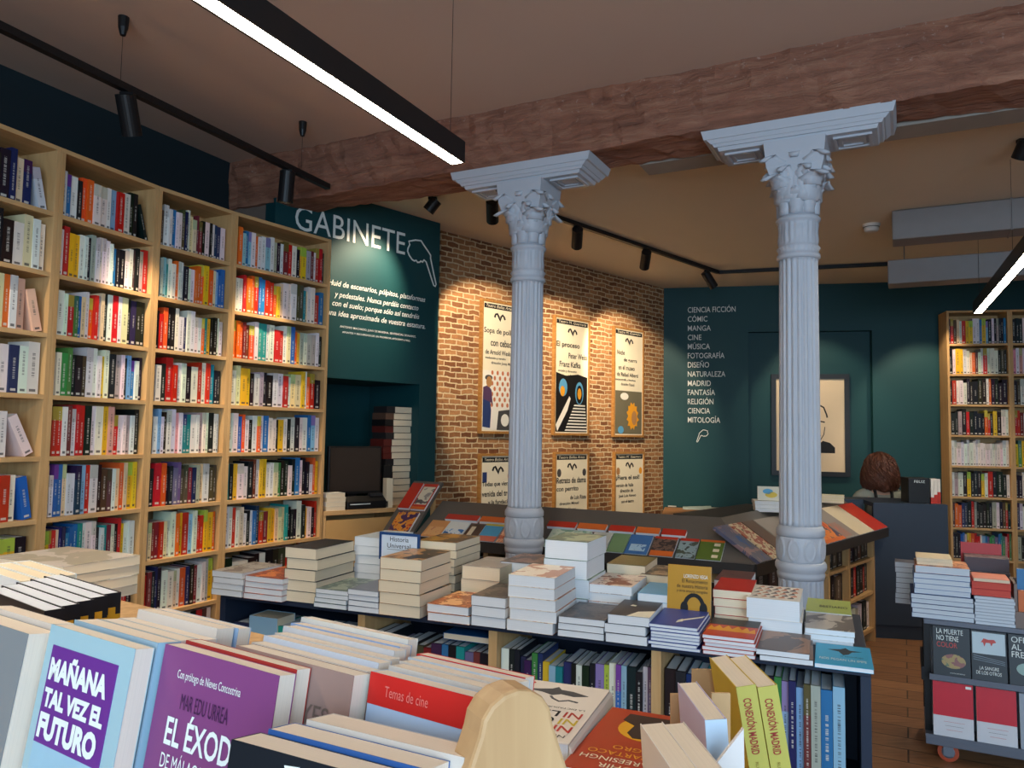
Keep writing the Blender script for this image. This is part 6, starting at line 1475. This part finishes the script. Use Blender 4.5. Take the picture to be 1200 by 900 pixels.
# dark guides with yellow spine blocks, farther along the table
gq = [at_z(50, 717, 1.215), at_z(135, 693, 1.215), at_z(65, 672, 1.215)]
gx = (gq[1] - gq[2]); gx.z = 0
g_fr = frame2((gq[2].x, gq[2].y, 0), ex=(gx.x, gx.y)); gl = gx.length
M_YEL = plain('yolk_yellow', (226, 166, 36), .45)
gdir = (gq[1] - gq[0]); gdir.z = 0; gt = gdir.length / 5
for k in range(5):
    p_ = gq[1] - gdir * ((k + 1) / 5); f_ = frame2((p_.x, p_.y, NZ + .0005), ex=(gx.x, gx.y)) @ T(-gl, .002, 0)
    hh = .215; tt_ = gt * .93
    o = bpy.data.objects.new('guide_book', MB().box(0, gl, 0, .0015, 0, hh).box(0, gl, tt_ - .0015, tt_, 0, hh).box(gl - .0015, gl, .0015, tt_ - .0015, 0, hh).mesh('cover', [plain('guide_black', (20, 24, 32), .4)])); COL.objects.link(o); o.matrix_world = f_
    tag(o, f'black guidebook with a yellow spine block, {ORD[k + 1]} from the back of its row', 'book', 'black and yellow guidebooks')
    MB().box(.001, gl - .0015, .0015, tt_ - .0015, .001, hh - .001).obj('page_block', pages('guide_pages', (214, 218, 226), 'Y', 500), o)
    MB().box(gl, gl + .0006, .0005, tt_ - .0005, .02, hh - .030).box(gl, gl + .0006, tt_ * .3, tt_ * .7, hh - .030, hh - .020).obj('yellow_block', M_YEL, o)
gq2 = at_z(22, 681, 1.20)
for k in range(3):
    f_ = frame2((gq2.x, gq2.y, NZ + .0005), ex=(gx.x, gx.y)) @ T(-.2, .03 * k, 0)
    standing(f'white-topped book at the photo edge behind the guidebooks, {ORD[k + 1]} in line', 'paperback_book', f_, .2, .20, .028, B_('white', (226, 226, 222)), M_PGY, group='white-topped books behind the guidebooks')
# low pile of magazines behind them
q = at_z(72, 664, 1.105)
pile(lambda k, n_: f'printed magazine {pos(k, n_)} in the low pile by the first bookcase', frame2((q.x, q.y, NZ), ex=(.90, -.43)) @ T(-.30, 0, 0), 4, .30, .22, .026, [C('magazine', (196, 180, 164), (170, 160, 140), (206, 196, 186), scale=8)], M_PAGES_CREAM, 'magazines on the near table', name='magazine')
# white book lying face up, upside down to the viewer
z_ = NZ + .042
P1_, P2_, P3_ = at_z(715, 808, z_), at_z(613, 795, z_), at_z(660, 873, z_)
bx_ = (P2_ - P1_); by_ = (P3_ - P1_)
NIw, NIh = .158, .235
ni = frame2((P1_.x, P1_.y, NZ + .0005), ex=((bx_.normalized() + Vector((by_.y, -by_.x, 0)).normalized()).x, (bx_.normalized() + Vector((by_.y, -by_.x, 0)).normalized()).y))
M_BONE = plain('bone_cover', (226, 216, 204), .45)
bo = MB().box(0, NIw, 0, NIh, 0, .002).box(0, NIw, 0, NIh, .039, .041).prism([(0, .002), (0, .039), (-.004, .034), (-.006, .0205), (-.004, .007)][::-1], 'Y', 0, NIh).obj('hardback_book', M_BONE, matrix=ni, bevel=.0006)
tag(bo, 'white hardback lying face up, NI UNA NI GRANDE NI LIBRE on its cover', 'book')
MB().box(.002, NIw - .004, .004, NIh - .004, .002, .039).obj('page_block', M_PAGES, bo)
Zc = lambda x, y: T(x, y, .0412)
lettering('author_lettering', 'NICOLÁS SESMA', bo, Zc(.012, NIh * .90), M_INK, w=.11, h=.011)
for k, (w1, c1_, w2) in enumerate((('NI', RED_, 'UNA'), ('NI', YEL_, 'GRANDE'), ('NI', RED_, 'LIBRE'))):
    yy = NIh * (.76 - .115 * k)
    lettering('title_lettering', w1, bo, Zc(.010, yy), c1_, h=.022, w=.026, bold=.012); lettering('title_lettering', w2, bo, Zc(.044, yy), M_INK, h=.022, w=.034 + .0135 * (len(w2) - 2), bold=.012)
lettering('subtitle_lettering', 'LA DICTADURA FRANQUISTA', bo, Zc(.012, NIh * .455), M_INK, w=.12, h=.007)
MB().prism([(x * NIw, y * NIh) for x, y in ((.15, .20), (.28, .24), (.42, .22), (.5, .26), (.62, .22), (.8, .20), (.66, .17), (.55, .14), (.5, .09), (.45, .14), (.32, .15))], 'Z', .0411, .0416).obj('bird_drawing', P_GREY, bo)
MB().ribbon([(x * NIw, y * NIh) for x, y in ((.2, .34), (.3, .32), (.38, .36), (.46, .32), (.5, .28))], .004, .0005).obj('drawn_line', P_GREY, bo, matrix=T(0, 0, .0411))
MB().prism(oval(NIw * .82, NIh * .06, .009, .005), 'Z', .0411, .0416).obj('red_mark', RED_, bo)
# orange book
z_ = NZ + .030
P1_, P3_ = at_z(806, 842, z_), at_z(718, 828, z_); P4_ = at_z(657, 897, z_)
ey_ = (P4_ - P3_).normalized(); OW, OH = .150, .232
exo = Vector((ey_.y, -ey_.x, 0))
om = frame2((P3_.x, P3_.y, NZ + .0005), ex=(-ey_.y * -1, ey_.x * -1)) 
om = basis((P3_.x, P3_.y, NZ + .0005), Vector((ey_.y, -ey_.x, 0)), ey_) @ T(-OW, 0, 0) if False else basis((P3_.x, P3_.y, NZ + .0005), Vector((ey_.y, -ey_.x, 0)), ey_)
# reading direction runs towards the shop window, so its x axis points away from the bookend
om = om @ (T(-OW, 0, 0) if (om @ Vector((1, 0, 0)) - om @ Vector((0, 0, 0))).x < 0 else T(0, 0, 0))
M_RUST = plain('rust_cover', (176, 66, 36), .45)
bo = MB().box(0, OW, 0, OH, 0, .0015).box(0, OW, 0, OH, .0275, .029).box(0, .0015, 0, OH, .0015, .0275).obj('hardback_book', M_RUST, matrix=om)
tag(bo, 'orange-red hardback lying face up with a yellow disc and a dark portrait', 'book')
MB().box(.0015, OW - .002, .002, OH - .002, .0015, .0275).obj('page_block', M_PAGES, bo)
Zo = lambda x, y: T(x, y, .0292)
for k, (tx, mt, sc_) in enumerate((('SUDHIR', M_POSTER, .45), ('HAZAREESINGH', M_POSTER, .85), ('EL ESPARTACO', P_OR, .80), ('NEGRO', P_OR, .42))):
    lettering('title_lettering', tx, bo, Zo(OW * (.5 - sc_ / 2), OH * (.88 - .09 * k)), mt, w=OW * sc_, h=.013)
MB().prism(oval(OW * .5, OH * .30, .045, .045, 28), 'Z', .029, .0294).obj('yellow_disc', M_YEL, bo)
MB().prism([(OW * x, OH * y) for x, y in ((.28, .08), (.78, .08), (.8, .2), (.66, .27), (.68, .4), (.6, .47), (.44, .46), (.38, .38), (.42, .27), (.3, .2))], 'Z', .0294, .0298).obj('portrait_shape', plain('dark_umber', (60, 44, 38), .5), bo)
# bin beside the table
bz = .885
bf = frame2((.13, .66, 0), ex=(1, .02))
bn_ = thing('book_bin', 'low pale wooden book bin with card dividers at the table end', 'book bin', m_fr)
MB().prism([(.44, .25), (.78, .25), (.78, .98), (.44, .98)], 'Z', bz - .02, bz).obj('bin_floor', M_PALEWOOD, bn_)
for (x, y) in ((.445, .255), (.735, .255), (.445, .935), (.735, .935)): MB().box(x, x + .04, y, y + .04, 0, bz - .02).obj('leg', M_PALEWOOD, bn_)
def card(px0, px1, pyt, Y, label, hgt):
    a_, b_ = at_y(px0, pyt, Y), at_y(px1, pyt, Y)
    o = MB().box(0, b_.x - a_.x, 0, .004, 0, a_.z - bz - .0006).obj('card_divider', M_KRAFT, bn_, matrix=m_fr.inverted() @ T(a_.x, Y, bz + .0004)); return o
card(786, 826, 813, 1.075, '', 0); card(834, 856, 812, 1.07, '', 0); card(811, 838, 784, 1.30, '', 0)
# CONEXIÓN MADRID
q = at_z(860, 797, 1.105)
for k in range(2):
    t_, d_, h_ = .0285, .148, .212
    M_ = T(q.x + (t_ + .002) * k + .038, q.y, bz + .0008) @ RY(math.radians(-9.5))
    o = bpy.data.objects.new('spine_book', MB().box(0, t_, 0, .0012, 0, h_, 0).box(0, .0012, .0012, d_, 0, h_, 1).box(t_ - .0012, t_, .0012, d_, 0, h_, 1).mesh('cover', [plain('lime_spine', (180, 172, 82), .4), plain('yellow_cover', (204, 172, 52), .4)])); COL.objects.link(o)
    o.matrix_world = M_
    MB().box(.0012, t_ - .0012, .0012, d_ - .001, .001, h_ - .001).obj('page_block', pages('thick_pages', (226, 210, 188), 'X'), o)
    tag(o, ['yellow CONEXIÓN MADRID book in the bin, next to the white books', 'yellow CONEXIÓN MADRID book in the bin, next to the blue spine'][k], 'book', 'yellow books in the bin')
    lettering('spine_lettering', 'CONEXIÓN MADRID', o, Matrix(((0, 1, 0, t_ * .24), (0, 0, -1, -.0004), (-1, 0, 0, h_ * .92), (0, 0, 0, 1))), plain('wine_ink', (150, 50, 40), .5), w=h_ * .37, h=t_ * .50, bold=.02)
    lettering('spine_lettering', 'RUIZ MARTÍN', o, Matrix(((0, 1, 0, t_ * .34), (0, 0, -1, -.0004), (-1, 0, 0, h_ * .50), (0, 0, 0, 1))), plain('olive_ink', (130, 110, 40), .5), w=h_ * .18, h=t_ * .2)
def bin_book(label, px, py, ztop, t_, d_, lean, cov, yaw=0.0, spine=None):
    q = at_z(px, py, ztop); h_ = (ztop - bz) / math.cos(math.radians(lean)) - .004
    o = bpy.data.objects.new('spine_book', MB().box(0, t_, 0, .0012, 0, h_, 1).box(0, .0012, .0012, d_, 0, h_, 0).box(t_ - .0012, t_, .0012, d_, 0, h_, 0).mesh('cover', [cov, spine or cov])); COL.objects.link(o)
    o.matrix_world = T(q.x - h_ * math.sin(math.radians(lean)), q.y, bz + .001 + max(0, math.sin(math.radians(lean))) * t_) @ RZ(math.radians(yaw)) @ RY(math.radians(lean))
    MB().box(.0012, t_ - .0012, .0012, d_ - .001, .001, h_ - .001).obj('page_block', pages('thick_pages', (226, 210, 188), 'X'), o)
    return tag(o, label, 'book', 'white books in the bin')
bin_book('white book with a pale blue spine standing in the bin between card dividers', 826, 841, 1.12, .026, .138, -4, plain('lilac_cover', (190, 180, 206), .5), 1, plain('icy_spine', (186, 206, 224), .5))
bin_book('first of two thick plain books in the bin, page tops towards the viewer', 796, 912, 1.12, .0265, .15, -4, plain('bone_cover', (226, 216, 204), .45), 5)
bin_book('second of two thick plain books in the bin, beside the fanned leaf', 826, 912, 1.12, .0265, .15, -4, plain('nearE_1', (206, 196, 186), .45), 5)
q = at_y(850, 900, .93)
o = MB().poly([(0, 0, 0), (.042, 0, 0), (.038, 0, .236), (0, 0, .188), (0, .006, 0), (.042, .006, 0), (.038, .006, .236), (0, .006, .188)], [(0, 1, 2, 3), (7, 6, 5, 4), (0, 4, 5, 1), (1, 5, 6, 2), (2, 6, 7, 3), (3, 7, 4, 0)]).obj('open_booklet', plain('leaf_white', (216, 210, 206), .7), matrix=T(.230, .890, bz + .0008))
tag(o, 'pale fanned booklet standing open beside the yellow books', 'booklet')
